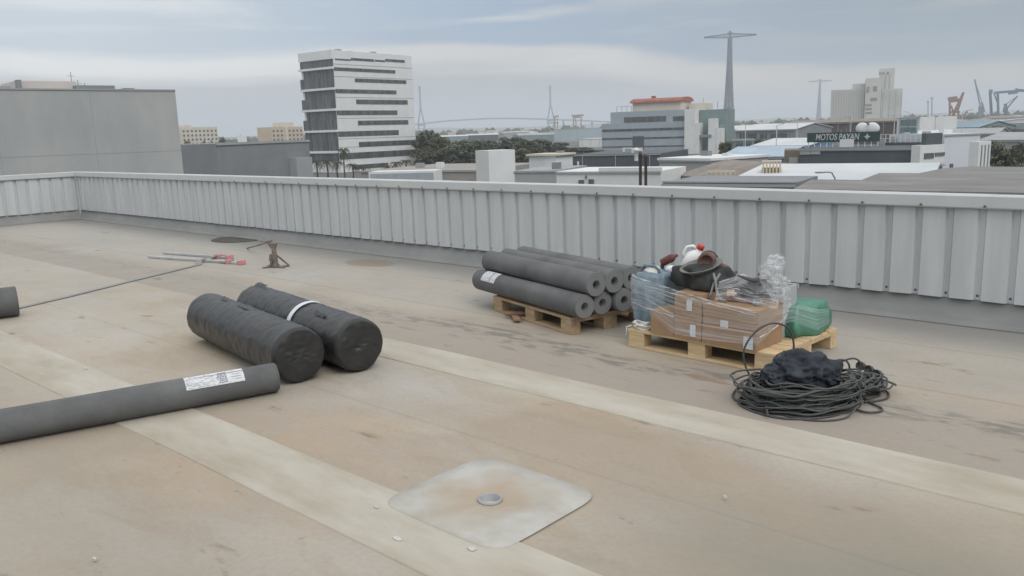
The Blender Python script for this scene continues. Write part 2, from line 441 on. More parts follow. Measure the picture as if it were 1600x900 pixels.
# small white scraps
M['scrap'] = mat('dusty_paper', (.52, .51, .48), .8, ns=30)
for i, (x, y, s, l) in enumerate([(620, 841, .030, 'small torn white scrap on the cream strip, left of the drain patch'), (737, 858, .028, 'curled white scrap at the near corner of the drain patch'),
        (588, 793, .014, 'tiny white speck at the left corner of the drain patch'), (148, 875, .016, 'tiny white speck near the bottom left of the roof'),
        (134, 577, .022, 'white scrap on the strip above the labelled grey roll'), (1133, 779, .010, 'tiny white speck right of the drain patch')]):
    p = G(x, y, .008); bm = new(); rnd = random.Random(i); n = 7
    vs = []
    for k in range(n):
        a = 2 * math.pi * k / n; r = s * .75 * (.5 + .6 * rnd.random()); vs.append((p.x + r * math.cos(a) * 1.4, p.y + r * math.sin(a) * .7))
    poly_prism(bm, vs, .0075, .010 + .002 * i)
    tag(obj('paper_scrap', bm, M['scrap'], loc=(p.x, p.y, 0.007)), l, 'scrap', 'white scraps on the roof')

# ------------------------------------------------------------------ rolls
def axis_obj(name, bm, m, p0, p1, **k):
    """mesh built along local +x from the origin; placed from p0 towards p1"""
    bmesh.ops.recalc_face_normals(bm, faces=list(bm.faces))
    me = bpy.data.meshes.new(name); bm.to_mesh(me); bm.free()
    for q in (m if isinstance(m, (list, tuple)) else [m]): me.materials.append(q)
    o = bpy.data.objects.new(name, me); C.objects.link(o)
    d = (Vector(p1) - Vector(p0)); o.location = p0
    o.rotation_euler = d.to_track_quat('X', 'Z').to_euler()
    return o
def roll_bm(L, R, r0, seed=0):
    bm = new(); S = 48; segs = 30
    prof = [(0.0, r0), (0, R - .006), (.006, R)] + [(L * i / segs, R) for i in range(1, segs)] + [(L - .006, R), (L, R - .006), (L, r0), (L - .10, r0 * .98)]
    prof = [(.10, r0 * .98)] + prof
    rings = []
    for i, (x, r) in enumerate(prof):
        row = []
        for k in range(S):
            a = 2 * math.pi * k / S
            rr = r + (.0022 * noise.noise(Vector((x * 1.5, math.cos(a) * 1.5, math.sin(a) * 1.5 + seed))) if r > R * .9 else 0)
            if r > R * .9 and 0 < (a - 1.1) < .3: rr += .006 * (1 - (a - 1.1) / .3)       # lap of the outer layer
            row.append(bm.verts.new((x, rr * math.cos(a), rr * math.sin(a))))
        rings.append(row)
    for i, (p, q) in enumerate(zip(rings, rings[1:])):
        endface = abs(prof[i][0] - prof[i + 1][0]) < 1e-6
        for k in range(S):
            f = bm.faces.new((p[k], q[k], q[(k + 1) % S], p[(k + 1) % S])); f.smooth = not endface; f.material_index = 1 if endface else 0
    bm.faces.new(rings[0][::-1]); bm.faces.new(rings[-1])
    for f in bm.faces:
        if len(f.verts) > 10: f.material_index = 2
    return bm
M['corehole'] = mat('core_inside', (.035, .035, .035), .9)
def paper(parent, x0, x1, a0, a1, R):
    bm = new(); n = 10; prev = None
    for i in range(n + 1):
        a = a0 + (a1 - a0) * i / n; rr = R + .0045 + .0015 * math.sin(i * 2.1)
        row = [bm.verts.new((x0 + (x1 - x0) * j / 6, rr * math.cos(a), rr * math.sin(a))) for j in range(7)]
        if prev:
            for j in range(6): bm.faces.new((prev[j], prev[j + 1], row[j + 1], row[j]))
        prev = row
    o = obj('paper_label', bm, M['label'], parent, recalc=False)
    bm = new(); rnd = random.Random(int(x0 * 100)); lx = x1 - x0; la = a1 - a0
    def mark(u0, u1, v0, v1):
        vs = []
        for u, v in ((u0, v0), (u1, v0), (u1, v1), (u0, v1)):
            a = a0 + la * v; rr = R + .0075; vs.append(bm.verts.new((x0 + lx * u, rr * math.cos(a), rr * math.sin(a))))
        bm.faces.new(vs)
    for r_ in range(7):
        v = .10 + r_ * .115; u = .30
        while u < .44: w = rnd.uniform(.015, .04); mark(u, u + w, v, v + .06); u += w + .012
    for r_ in range(9):
        v = .08 + r_ * .095; u = .52
        while u < .94:
            w = rnd.uniform(.02, .09)
            if rnd.random() < .55: mark(u, u + w, v, v + .018)
            u += w + .02
    for r_ in range(4): mark(.05, .05 + rnd.uniform(.08, .2), .2 + r_ * .17, .22 + r_ * .17)
    q = obj('print', bm, M['print'], o, recalc=False); return o
SR = .0985
dirS = Vector((-.9625, .2715, 0)).normalized(); nS = Vector((.2715, .9625, 0)).normalized()
b1 = Vector((-3.95, 5.185, .1455 + SR)); LS = 1.66
gS = 'dark grey foam rolls piled on the pallet by the parapet'
spots = []
for i in range(4):
    spots.append((b1 + nS * (.203 * i) + dirS * (0, .03, .0, .02)[i], ['dark grey foam roll with white paper label, at the near side of the bottom row', 'dark grey foam roll second from the near side in the bottom row', 'dark grey foam roll third from the near side in the bottom row', 'dark grey foam roll at the wall side of the bottom row'][i]))
for i in range(3):
    spots.append((b1 + nS * (.203 * (i + .5)) + Vector((0, 0, .172)) + dirS * (-.02, .0, .03)[i], ['dark grey foam roll nearest the camera in the top row', 'dark grey foam roll in the middle of the top row', 'dark grey foam roll of the top row nearest the parapet'][i]))
proto = None
for i, (p, lab) in enumerate(spots):
    if proto is None:
        o = axis_obj('foam_roll', roll_bm(LS, SR, .036), [M['foam'], M['rollend'], M['corehole']], p, p + dirS); proto = o
        o.rotation_euler.rotate_axis('X', R_(0))
        base_rot = o.rotation_euler.copy()
    else:
        o = proto.copy(); C.objects.link(o); o.location = p
        o.rotation_euler = base_rot.copy(); o.rotation_euler.rotate_axis('X', R_(47 * i))
    tag(o, lab, 'foam roll', gS)
# label on the near bottom roll, towards its far left end: local y after track is sideways
proto_lab = None
def add_label(o, x0, x1, pmid, span, R):
    """pmid: world direction the label's middle faces"""
    bpy.context.view_layer.update()
    q = o.matrix_world.to_3x3().inverted() @ Vector(pmid)
    a = math.atan2(q.z, q.y)
    return paper(o, x0, x1, a - span / 2, a + span / 2, R)
add_label(proto, 1.25, 1.49, (-.1, -.62, .78), 1.25, SR)
# the long grey roll lower left
c0 = Vector((-4.722, 2.845, .1)); dC = Vector((-.284, -.959, 0)).normalized()
rc = axis_obj('foam_roll', roll_bm(1.80, .0955, .036, 3), [M['foam'], M['rollend'], M['corehole']], c0, c0 + dC)
tag(rc, 'single dark grey foam roll with white label lying on the bare roof', 'foam roll')
add_label(rc, .22, .575, (.55, -.25, .80), 1.05, .0955)
# roll at the far left edge
d0 = G(27, 470, .148); dD = Vector((-.22, -.975, 0)).normalized()
rd = axis_obj('foam_roll', roll_bm(1.6, .145, .05, 7), [M['foam'], M['rollend'], M['corehole']], d0, d0 + dD)
tag(rd, 'end of a thick dark grey roll lying alone at the left edge', 'foam roll')

def film_roll(name, label, p0, p1, R, seed):
    p0 = Vector(p0); p1 = Vector(p1); L = (p1 - p0).length
    t = thing(name, label, 'wrapped roll', (p0.x, p0.y, 0), world=False); 
    d = (p1 - p0).normalized(); q = d.to_track_quat('X', 'Z')
    t.rotation_euler = q.to_euler(); t.location = p0
    bm = new(); S = 72; segs = 90; rings = []
    def rad(x, a):
        v = Vector((x * 2.2, math.cos(a) * 1.6, math.sin(a) * 1.6 + seed * 5))
        r = R - .004 + .004 * noise.noise(v)
        r += .0025 * (1 - 4 * abs(noise.noise(Vector((x * 14, math.cos(a) * 2.4, math.sin(a) * 2.4 + seed)))))   # film wrinkles
        # spiral overlap edges of the wrapping
        s = (x * 4.5 + a / (2 * math.pi)) % 1.0
        r += .0035 * max(0, 1 - s * 6)
        if a % (2 * math.pi) > math.pi: pass
        return r
    for i in range(segs + 1):
        x = L * i / segs; e = min(x, L - x)
        k = 1 if e > .03 else math.sqrt(max(0, 1 - ((.03 - e) / .03) ** 2)) * .10 + .90
        row = []
        for j in range(S):
            a = 2 * math.pi * j / S; r = rad(x, a) * k
            row.append(bm.verts.new((x, r * math.cos(a), r * math.sin(a))))
        rings.append(row)
    for p, qq in zip(rings, rings[1:]):
        for k in range(S): f = bm.faces.new((p[k], qq[k], qq[(k + 1) % S], p[(k + 1) % S])); f.smooth = True
    obj('film_wrap', bm, M['film'], t)
    # gathered ends
    for side in (0, 1):
        bm = new(); prev = None; xs_ = L if side else 0; sg = 1 if side else -1
        for m_ in range(13):
            f = 1 - m_ / 12; row = []
            for j in range(S):
                a = 2 * math.pi * j / S
                pl = noise.noise(Vector((math.cos(a) * 3.2, math.sin(a) * 3.2, seed + side * 9 + f * 1.2)))
                pl2 = abs(noise.noise(Vector((math.cos(a) * 7, math.sin(a) * 7, seed + f * 2))))
                yy, zz_ = f * math.cos(a), f * math.sin(a); off = .010 * (1 - f ** 4) + (.010 * noise.noise(Vector((yy * 2.0, zz_ * 2.0, seed + side * 4))) + .016 * (.25 - abs(noise.noise(Vector((yy * 2.2 + zz_ * 1.5 + 3, zz_ * 5 - yy, seed * 2 + side))))) + .006 * (.3 - abs(noise.noise(Vector((yy * 7, zz_ * 6, seed)))))) * (1 - f ** 6)
                r = rad(xs_, a) * .905 * f
                row.append(bm.verts.new((xs_ + sg * off, r * math.cos(a), r * math.sin(a))))
            if prev:
                for k in range(S):
                    fc = bm.faces.new((prev[k], row[k], row[(k + 1) % S], prev[(k + 1) % S])); fc.smooth = True
            prev = row
        bmesh.ops.remove_doubles(bm, verts=list(bm.verts), dist=1e-5)
        obj('film_end', bm, M['film'], t)
    return t, L
def band(t, x0, x1, R, m, name, a0=0, a1=2 * math.pi):
    bm = new(); S = 60; prev = None; full = a1 - a0 > 6.28
    for j in range(S + 1):
        a = a0 + (a1 - a0) * j / S
        row = [bm.verts.new((x, (R + o_) * math.cos(a), (R + o_) * math.sin(a))) for x, o_ in ((x0, 0.0), (x0, .004), (x1, .004), (x1, 0.0))]
        if prev:
            for k in range(3): bm.faces.new((prev[k], row[k], row[k + 1], prev[k + 1]))
        prev = row
    return obj(name, bm, m, t)
RB = .195
tA, LA = film_roll('wrapped_roll', 'thick roll in black plastic film, the left one of two lying side by side', (-4.745, 3.055, RB), (-6.50, 3.335, RB), RB, 1)
tB, LB = film_roll('wrapped_roll', 'thick roll in black plastic film with a white band round it, right of its twin', (-4.62, 3.465, RB), (-6.50, 3.775, RB), RB, 2)
band(tB, LB * .40, LB * .40 + .055, RB + .004, M['strapwhite'], 'white_band')
# torn flaps of film
def flap(t, x, ang, w, h, seed):
    bm = new(); n = 10; g = {}
    for i in range(n + 1):
        for j in range(6):
            xx = x + w * (i / n - .5) + .015 * noise.noise(Vector((i, j, seed)))
            r = RB + .002 + h * (j / 5) * (.5 + .6 * abs(noise.noise(Vector((i * .5, seed, j * .2)))))
            a = ang + .16 * (j / 5) + .03 * noise.noise(Vector((i * .6, j * .6, seed + 3)))
            g[i, j] = bm.verts.new((xx, r * math.cos(a), r * math.sin(a)))
    for i in range(n):
        for j in range(5): f = bm.faces.new((g[i, j], g[i + 1, j], g[i + 1, j + 1], g[i, j + 1])); f.smooth = True
    obj('film_flap', bm, M['film'], t)
flap(tB, LB - .16, 1.5, .22, .045, 1); flap(tA, .95, 1.45, .20, .022, 2); flap(tA, 1.36, 1.5, .13, .022, 5); flap(tB, .42, 1.0, .16, .02, 8)

# ------------------------------------------------------------------ pallets
def pallet(label, O, rz, Lx, Ly, wood):
    t = thing('wooden_pallet', label, 'pallet', (O[0], O[1], 0), rz, 'wooden pallets on the roof', world=False)
    rnd = random.Random(int(Lx * 100 + O[0] * 10))
    def board(name, x0, x1, y0, y1, z0, z1):
        bm = new(); bx(bm, x0, x1, y0, y1, z0, z1); return obj(name, bm, wood, t, bevel=.002)
    ys = [0, .1, 0, 0]; n = 7; wd = [.145, .10, .145, .10, .145, .10, .145]
    tot = sum(wd); gap = (Ly - tot) / (n - 1); y = 0
    for w in wd:
        board('deck_board', rnd.uniform(-.004, .004), Lx + rnd.uniform(-.004, .004), y + .001, y + w - .001, .122, .144 + rnd.uniform(-.001, 0)); y += w + gap
    for x0 in (0, Lx / 2 - .0725, Lx - .145): board('cross_board', x0 + .002, x0 + .143, .003, Ly - .003, .100, .1215)
    for y0, w in ((.002, .098), (Ly / 2 - .07, .14), (Ly - .10, .098)):
        for x0, ww in ((.003, .142), (Lx / 2 - .07, .14), (Lx - .145, .142)):
            board('block', x0, x0 + ww, y0 + .002, y0 + w, .0225, .0995)
        board('bottom_board', 0, Lx, y0, y0 + w + .002, .001, .022)
    return t
P2a = R_(-3.0); P2O = (-3.50, 5.128); P2L, P2W = 1.2, .95
pallet('new pale pallet under the cardboard boxes and the green sack', P2O, P2a, P2L, P2W, M['wood'])
P1a = math.atan2(-.2715, .9625); P1R = Vector((-4.07, 5.15)); P1O = P1R - Vector((math.cos(P1a), math.sin(P1a))) * 1.22
pallet('worn brown pallet carrying the pile of grey foam rolls', P1O, P1a, 1.22, .82, M['wood_old'])

def P2(u, v, z=0.0):
    return Vector((P2O[0] + u * math.cos(P2a) - v * math.sin(P2a), P2O[1] + u * math.sin(P2a) + v * math.cos(P2a), z))
PT = .1455
# cardboard boxes
def carton(label, u, v, z, w, d, h, rz=0, lab=None):
    t = thing('cardboard_box', label, 'box', P2(u, v - .02, z), P2a + rz, 'cardboard boxes on the pallet', world=False)
    bm = new(); vs = bx(bm, 0, w, 0, d, 0, h)
    bmesh.ops.subdivide_edges(bm, edges=list(bm.edges), cuts=3, use_grid_fill=True)
    for v_ in bm.verts:
        c = v_.co; k = .004 * noise.noise(Vector((c.x * 6 + u * 9, c.y * 6, c.z * 6 + v)))
        if c.z > .01: v_.co += Vector((k, k, 0)) 
    obj('carton', bm, M['card'], t)
    bm = new(); bx(bm, -.0015, w + .0015, d / 2 - .025, d / 2 + .025, h - .03, h + .002); obj('packing_tape', bm, M['tape'], t)
    bm = new(); bx(bm, w / 2 - .1 if 0 else .004, w - .004, -.0055, -.002, h * .5 - .001, h * .5 + .001); 
    bm.free()
    if lab:
        x0, z0, lw, lh = lab; bm = new(); bx(bm, x0, x0 + lw, -.0075, -.004, z0, z0 + lh); obj('paper_label', bm, M['label'], t)
    return t
carton('small cardboard box at the left front of the pallet', .215, .01, PT, .205, .24, .175)
carton('cardboard box with pale label low on its side, under a taller one, left of centre', .430, .002, PT, .222, .34, .165, lab=(.135, .03, .045, .085))
carton('cardboard box stacked on top left of centre, pale label facing out', .432, .006, PT + .167, .220, .33, .165, lab=(.10, .045, .045, .08))
carton('lower cardboard box at the right front of the pallet, pale label at its corner', .662, .0, PT, .415, .36, .132, lab=(.325, .010, .07, .085))
carton('upper cardboard box at the right front of the pallet', .664, .006, PT + .135, .415, .35, .142, rz=.012, lab=(.14, -.075, .06, .12))
carton('cardboard box at the back of the pallet behind the tools', .42, .41, PT, .40, .38, .24)
# extra label low on the wide lower box
# --- blue bag, rear left
def lump(name, label, cat, c, rad, m, seed, amp=.3, fr=1.6, ridge=.25, flat=None, rot=0, sub=4, z0=None):
    bm = new(); blob(bm, c, rad, seed, amp, fr, sub, flat, ridge, rot)
    zmin = min(v.co.z for v in bm.verts)
    return tag(obj(name, bm, m, loc=(c[0], c[1], zmin)), label, cat)
def bulky(name, label, cat, pts, z0, z1, m, seed, top_in=.75, crease=.02):
    """a filled sack: soft-sided extruded footprint, rumpled"""
    bm = new(); n = 40; rows = []; cx_ = sum(p.x for p in pts) / len(pts); cy_ = sum(p.y for p in pts) / len(pts)
    def fp(t):
        t = t * len(pts); i = int(t) % len(pts); f = t - int(t); f = f * f * (3 - 2 * f) * .5 + f * .5
        a, b = pts[i], pts[(i + 1) % len(pts)]; return Vector((a.x + (b.x - a.x) * f, a.y + (b.y - a.y) * f, 0))
    H = 14
    for h in range(H + 1):
        f = h / H; k = (1 - .10 * (1 - f) ** 6) * (1 + .04 * math.sin(f * 3.1)) * (1 - (1 - top_in) * f ** 3)
        row = []
        for j in range(n):
            p = fp(j / n); q = Vector((cx_ + (p.x - cx_) * k, cy_ + (p.y - cy_) * k, z0 + (z1 - z0) * f))
            nn = Vector((p.x - cx_, p.y - cy_, 0)).normalized()
            w = crease * (noise.noise(Vector((q.x * 9, q.y * 9, q.z * 5 + seed))) + 1.2 * (.35 - abs(noise.noise(Vector((q.x * 16, q.y * 16, q.z * 6 + seed))))))
            q += nn * w; q.z += crease * .9 * noise.noise(Vector((q.x * 8, q.y * 8, seed))) * f
            row.append(bm.verts.new(q))
        rows.append(row)
    for a, b in zip(rows, rows[1:]):
        for j in range(n): f_ = bm.faces.new((a[j], a[(j + 1) % n], b[(j + 1) % n], b[j])); f_.smooth = True
    cen = bm.verts.new((cx_, cy_, z1 + crease)); 
    for j in range(n): f_ = bm.faces.new((rows[-1][j], rows[-1][(j + 1) % n], cen)); f_.smooth = True
    cb = bm.verts.new((cx_, cy_, z0))
    for j in range(n): bm.faces.new((rows[0][(j + 1) % n], rows[0][j], cb))
    return tag(obj(name, bm, m, loc=(cx_, cy_, z0)), label, cat)
o = bulky('plastic_bag', 'blue plastic bag standing at the left end of the box pallet', 'bag', [P2(-.055, .14), P2(.08, .10), P2(.20, .17), P2(.24, .50), P2(-.01, .52)], PT, PT + .40, M['blue'], 3, .85)
bm = new()
hp = [P2(-.02, .18, PT + .36), P2(-.025, .19, PT + .42), P2(.01, .20, PT + .455), P2(.09, .21, PT + .46), P2(.135, .22, PT + .43), P2(.14, .22, PT + .37)]
tube(bm, hp, .011, 7); h_ = obj('handle', bm, M['blue'], None); h_.parent = o; h_.matrix_parent_inverse = Matrix.Translation(-Vector(o.location))
lump('rag', 'off-white rag stuffed in the mouth of the blue bag', 'rag', P2(.06, .24, PT + .40), (.07, .06, .05), M['rope'], 5)
# --- green sack right
def green_sack():
    pts = [P2(.92, .47), P2(1.12, .45), P2(1.19, .66), P2(1.16, .93), P2(.90, .97), P2(.82, .70)]
    return bulky('plastic_sack', 'green plastic sack sitting on the bare right end of the pallet', 'sack', pts, PT, PT + .20, M['green'], 7, .80, .030)
green_sack()
# --- black holdall
hold = bulky('tool_bag', 'soft black bag heaped on the boxes in the middle of the pallet', 'bag', [P2(.24, .20), P2(.42, .10), P2(.64, .10), P2(.72, .26), P2(.64, .46), P2(.30, .44)], PT + .335, PT + .475, M['blackcloth'], 11, .82, .035)
bm = new(); hp = [P2(.66, .12, PT + .47), P2(.70, .085, PT + .42), P2(.715, .075, PT + .35), P2(.74, .085, PT + .30), P2(.78, .10, PT + .29)]
tube(bm, hp, .009, 6); hp = [P2(.70, .14, PT + .47), P2(.68, .09, PT + .40), P2(.67, .07, PT + .33), P2(.655, .06, PT + .30)]; tube(bm, hp, .008, 6)
h_ = obj('strap', bm, M['strap'], None); h_.parent = hold; h_.matrix_parent_inverse = Matrix.Translation(-Vector(hold.location))
# --- grey bowl / helmet-like dish
bm = new()
lathe(bm, [(0, 0), (.05, .002), (.10, .02), (.145, .052), (.155, .058), (.150, .062), (.10, .032), (.05, .012), (0, .010)], 28, Matrix.Translation(P2(.52, .20, PT + .450)) @ Matrix.Rotation(R_(14), 4, 'X') @ Matrix.Rotation(R_(-7), 4, 'Y'))
tag(obj('shallow_dish', bm, M['greybowl'], loc=P2(.52, .20, PT + .450)), 'shallow grey dish lying on the black bag', 'dish')
# --- white jug with red cap
jt = thing('plastic_jug', 'white plastic jug with red cap leaning on top of the load', 'jug', P2(.315, .33, PT + .415), 0, world=False)
jt.rotation_euler = (R_(8), R_(24), R_(35))
bm = new(); N = 28; prev = None
for z, sx, sy in ((0, .055, .04), (.008, .075, .055), (.10, .078, .057), (.135, .070, .052), (.165, .045, .036), (.182, .024, .024), (.20, .022, .022)):
    row = []
    for k in range(N):
        a = 2 * math.pi * k / N; c, s = math.cos(a), math.sin(a); p = 3.2; r = (abs(c / sx) ** p + abs(s / sy) ** p) ** (-1 / p)
        row.append(bm.verts.new((r * c, r * s, z)))
    if prev:
        for k in range(N): f = bm.faces.new((prev[k], prev[(k + 1) % N], row[(k + 1) % N], row[k])); f.smooth = True
    else: bm.faces.new(row[::-1])
    prev = row
bm.faces.new(prev); obj('bottle', bm, M['white'], jt)
bm = new(); lathe(bm, [(0, .196), (.028, .196), (.028, .228), (.024, .232), (0, .232)], 20); obj('cap', bm, M['red'], jt)
bm = new(); tube(bm, [(-.02, 0, .19), (-.055, 0, .20), (-.092, 0, .175), (-.096, 0, .12), (-.074, 0, .09)], .011, 8); obj('handle', bm, M['white'], jt)
lump('bottle', 'small white bottle lying among the tools left of the jug', 'bottle', P2(.19, .30, PT + .43), (.055, .032, .03), M['white'], 4, amp=.08, ridge=0)
# --- brown gas lamp / leather roll
bt = thing('leather_roll', 'brown round leather case on top of the load right of the jug', 'case', P2(.50, .30, PT + .455), P2a + .35, world=False)
bm = new(); mx = Matrix.Translation((0, 0, .068)) @ Matrix.Rotation(R_(90), 4, 'X') @ Matrix.Translation((0, 0, -.06))
lathe(bm, [(0, .0), (.050, 0), (.062, .008), (.066, .03), (.066, .10), (.060, .118), (.045, .12), (.042, .105), (0, .105)], 28, mx)
obj('case_body', bm, M['leather'], bt)
bm = new(); lathe(bm, [(.067, .02), (.071, .022), (.071, .040), (.067, .042)], 28, mx); obj('strap', bm, M['darkrub'], bt)
bm = new(); blob(bm, (.105, -.01, .02), (.05, .04, .035), 8, .3, 2, 3, None, .1); obj('side_pouch', bm, M['leather'], bt)
# --- red hand tool at left
ht = thing('hand_drill', 'dull red power drill lying between the blue bag and the jug', 'drill', P2(.11, .36, PT + .40), P2a + .5, world=False)
bm = new(); lathe(bm, [(0, 0), (.024, 0), (.030, .01), (.032, .09), (.024, .11), (.014, .115), (.012, .14), (0, .14)], 16, Matrix.Translation((-.05, 0, .06)) @ Matrix.Rotation(R_(62), 4, 'Y'))
obj('motor_housing', bm, M['redtool'], ht)
bm = new(); beam(bm, (-.03, 0, .08), (-.055, 0, -.02), .032, .028); obj('grip', bm, M['darkrub'], ht)
# --- grey pipes & red pliers at right, on the box
def hand_tool(label, u, v, z, rz, s=1.0):
    t = thing('pipe_wrench', label, 'wrench', P2(u, v, z), P2a + rz, world=False)
    bm = new(); tube(bm, [(0, 0, .012), (.07 * s, .004, .014), (.16 * s, .0, .013), (.24 * s, -.004, .012)], .012, 8, rs=[.016, .013, .012, .016]); obj('handle', bm, M['redtool'], t)
    bm = new(); bx(bm, .235 * s, .30 * s, -.012, .03, .0, .026); bx(bm, .27 * s, .31 * s, -.035, -.012, .0, .024); obj('jaw', bm, M['steel'], t, bevel=.003)
    return t
hand_tool('red-handled wrench lying on the right cardboard box', .70, .14, PT + .278, .15)
hand_tool('red-handled wrench behind the other on the right box, half under the film', .74, .22, PT + .278, -.25, .9)
# bucket / crate of grey things behind
bm = new(); blob(bm, P2(.86, .32, PT + .33), (.12, .06, .06), 21, .4, 2.4, 4, PT + .28, .3, .3)
tag(obj('work_glove', bm, M['darkrub'], loc=P2(.86, .32, PT + .28)), 'crumpled dark grey work gloves under the clear film at the right', 'gloves')
bm = new(); tube(bm, [P2(.78, .24, PT + .45), P2(.88, .26, PT + .425), P2(.98, .25, PT + .43), P2(1.04, .24, PT + .40)], .014, 8, rs=[.006, .016, .014, .010])
M['slate'] = mat('slate_plastic', (.10, .105, .11), .5)
tag(obj('caulking_gun', bm, M['slate'], loc=P2(.88, .26, PT + .42)), 'dark thin tool poking out of the film bundle', 'tool')
bm = new(); bx(bm, .70, 1.02, .385, .60, PT, PT + .37, Matrix.Translation((P2O[0], P2O[1], 0)) @ Matrix.Rotation(P2a, 4, 'Z'))
M['greycrate'] = mat('pale_grey_plastic', (.42, .44, .45), .4, ns=5)
cr = thing('plastic_crate', 'pale grey plastic crate behind the right boxes under the film', 'crate', P2(.64, .40, PT), P2a, world=False)
bm.free(); bm = new()
bx(bm, 0.13, .40, 0, .012, 0, .36); bx(bm, .13, .40, .20, .212, 0, .36); bx(bm, .13, .142, .013, .199, 0, .36); bx(bm, .388, .40, .013, .199, 0, .36); bx(bm, .143, .387, .013, .199, 0, .012)
obj('crate_wall', bm, M['greycrate'], cr)
bm = new(); bx(bm, .12, .41, -.012, .0, .33, .362); bx(bm, .12, .41, .212, .224, .33, .362); obj('rim', bm, M['greycrate'], cr)
# --- rope/strap bundle at left corner of pallet
bm = new(); rnd = random.Random(4)
for k in range(9):
    pts = []; a0 = rnd.uniform(0, 6.28); ru = .055 + rnd.uniform(0, .035); rv = .03 + rnd.uniform(0, .02)
    for i in range(26):
        a = a0 + i / 25 * 2 * math.pi * .95
        p = P2(.09 + .02 * rnd.random() + ru * math.cos(a), .045 + rv * math.sin(a), PT + .008 + .005 * k + .008 * math.sin(a * 2 + k)); pts.append(p)
    tube(bm, pts, .0055, 5)
tube(bm, [P2(.02, .02, PT + .02), P2(-.01, 0, PT + .01), P2(-.008, -.012, PT - .05)], .0055, 5)
tag(obj('rope_coil', bm, M['rope'], loc=P2(.09, .045, PT)), 'small bundle of white rope at the left corner of the box pallet', 'rope')

# --- stretch film
def film_mat():
    m = bpy.data.materials.new('clear_stretch_film'); m.use_nodes = True; nt = m.node_tree; L = nt.links
    b = nt.nodes['Principled BSDF']; out = nt.nodes['Material Output']
    b.inputs['Base Color'].default_value = (.80, .82, .84, 1); b.inputs['Roughness'].default_value = .3
    tr = nt.nodes.new('ShaderNodeBsdfTransparent'); mx = nt.nodes.new('ShaderNodeMixShader')
    at = nt.nodes.new('ShaderNodeUVMap'); mp = nt.nodes.new('ShaderNodeMapping'); mp.inputs['Scale'].default_value = (3.5, 26, 1)
    L.new(at.outputs[0], mp.inputs[0]); n = nt.nodes.new('ShaderNodeTexNoise'); n.inputs['Scale'].default_value = 1; n.inputs['Detail'].default_value = 5; n.inputs['Distortion'].default_value = .6
    L.new(mp.outputs[0], n.inputs['Vector'])
    r = nt.nodes.new('ShaderNodeValToRGB'); r.color_ramp.elements[0].position = .42; r.color_ramp.elements[1].position = .80
    r.color_ramp.elements[0].color = (.06, .06, .06, 1); r.color_ramp.elements[1].color = (.62, .62, .62, 1)
    L.new(n.outputs['Fac'], r.inputs['Fac']); L.new(r.outputs['Color'], mx.inputs['Fac'])
    L.new(tr.outputs[0], mx.inputs[1]); L.new(b.outputs[0], mx.inputs[2]); L.new(mx.outputs[0], out.inputs['Surface'])
    bp = nt.nodes.new('ShaderNodeBump'); bp.inputs['Strength'].default_value = .6; bp.inputs['Distance'].default_value = .01; L.new(n.outputs['Fac'], bp.inputs['Height']); L.new(bp.outputs[0], b.inputs['Normal'])
    return m
M['clear'] = film_mat()
def film_sheet(name, bm, rows, parent):
    uv = bm.loops.layers.uv.new('UVMap'); nr = len(rows); nc = len(rows[0])
    for i in range(nr - 1):
        for j in range(nc - 1):
            f = bm.faces.new((rows[i][j], rows[i][j + 1], rows[i + 1][j + 1], rows[i + 1][j])); f.smooth = True
            for lp, (a, b) in zip(f.loops, ((i, j), (i, j + 1), (i + 1, j + 1), (i + 1, j))): lp[uv].uv = (b / (nc - 1), a / (nr - 1))
    return obj(name, bm, M['clear'], parent, recalc=False)
ft = thing('stretch_film', 'loose clear stretch film wrapped round the boxes and bags on the pallet', 'plastic film', P2(.6, .3, PT), 0)
def path_film(name, top, bot, seed, nr=14, nc=70, cr=.008):
    bm = new(); rows = []
    def samp(pl, t):
        t = t * (len(pl) - 1); i = min(int(t), len(pl) - 2); f = t - i
        return Vector(pl[i]).lerp(Vector(pl[i + 1]), f)
    for i in range(nr + 1):
        f = i / nr; row = []
        for j in range(nc + 1):
            t = j / nc; p = samp(bot, t).lerp(samp(top, t), f)
            w = cr * noise.noise(Vector((t * 9, f * 14 + seed, seed))) + cr * .8 * (.3 - abs(noise.noise(Vector((t * 5, f * 26, seed)))))
            p += Vector((-.2, -.9, .3)) * w; row.append(bm.verts.new(p))
        rows.append(row)
    film_sheet(name, bm, rows, ft)
# front band: from the blue bag round the front of the boxes to the green sack
top = [P2(-.07, .40, PT + .39), P2(-.07, .12, PT + .375), P2(.16, -.005, PT + .37), P2(.43, -.034, PT + .345), P2(.66, -.038, PT + .31), P2(1.09, -.036, PT + .285), P2(1.105, .20, PT + .29), P2(1.12, .40, PT + .27), P2(1.205, .60, PT + .20), P2(1.20, .80, PT + .17)]
bot = [P2(-.065, .42, PT + .08), P2(-.065, .12, PT + .12), P2(.165, -.008, PT + .16), P2(.43, -.034, PT + .03), P2(.66, -.038, PT + .03), P2(1.095, -.036, PT + .05), P2(1.108, .20, PT + .13), P2(1.12, .38, PT + .14), P2(1.21, .60, PT + .05), P2(1.20, .80, PT + .06)]
path_film('film_band', top, bot, 1)
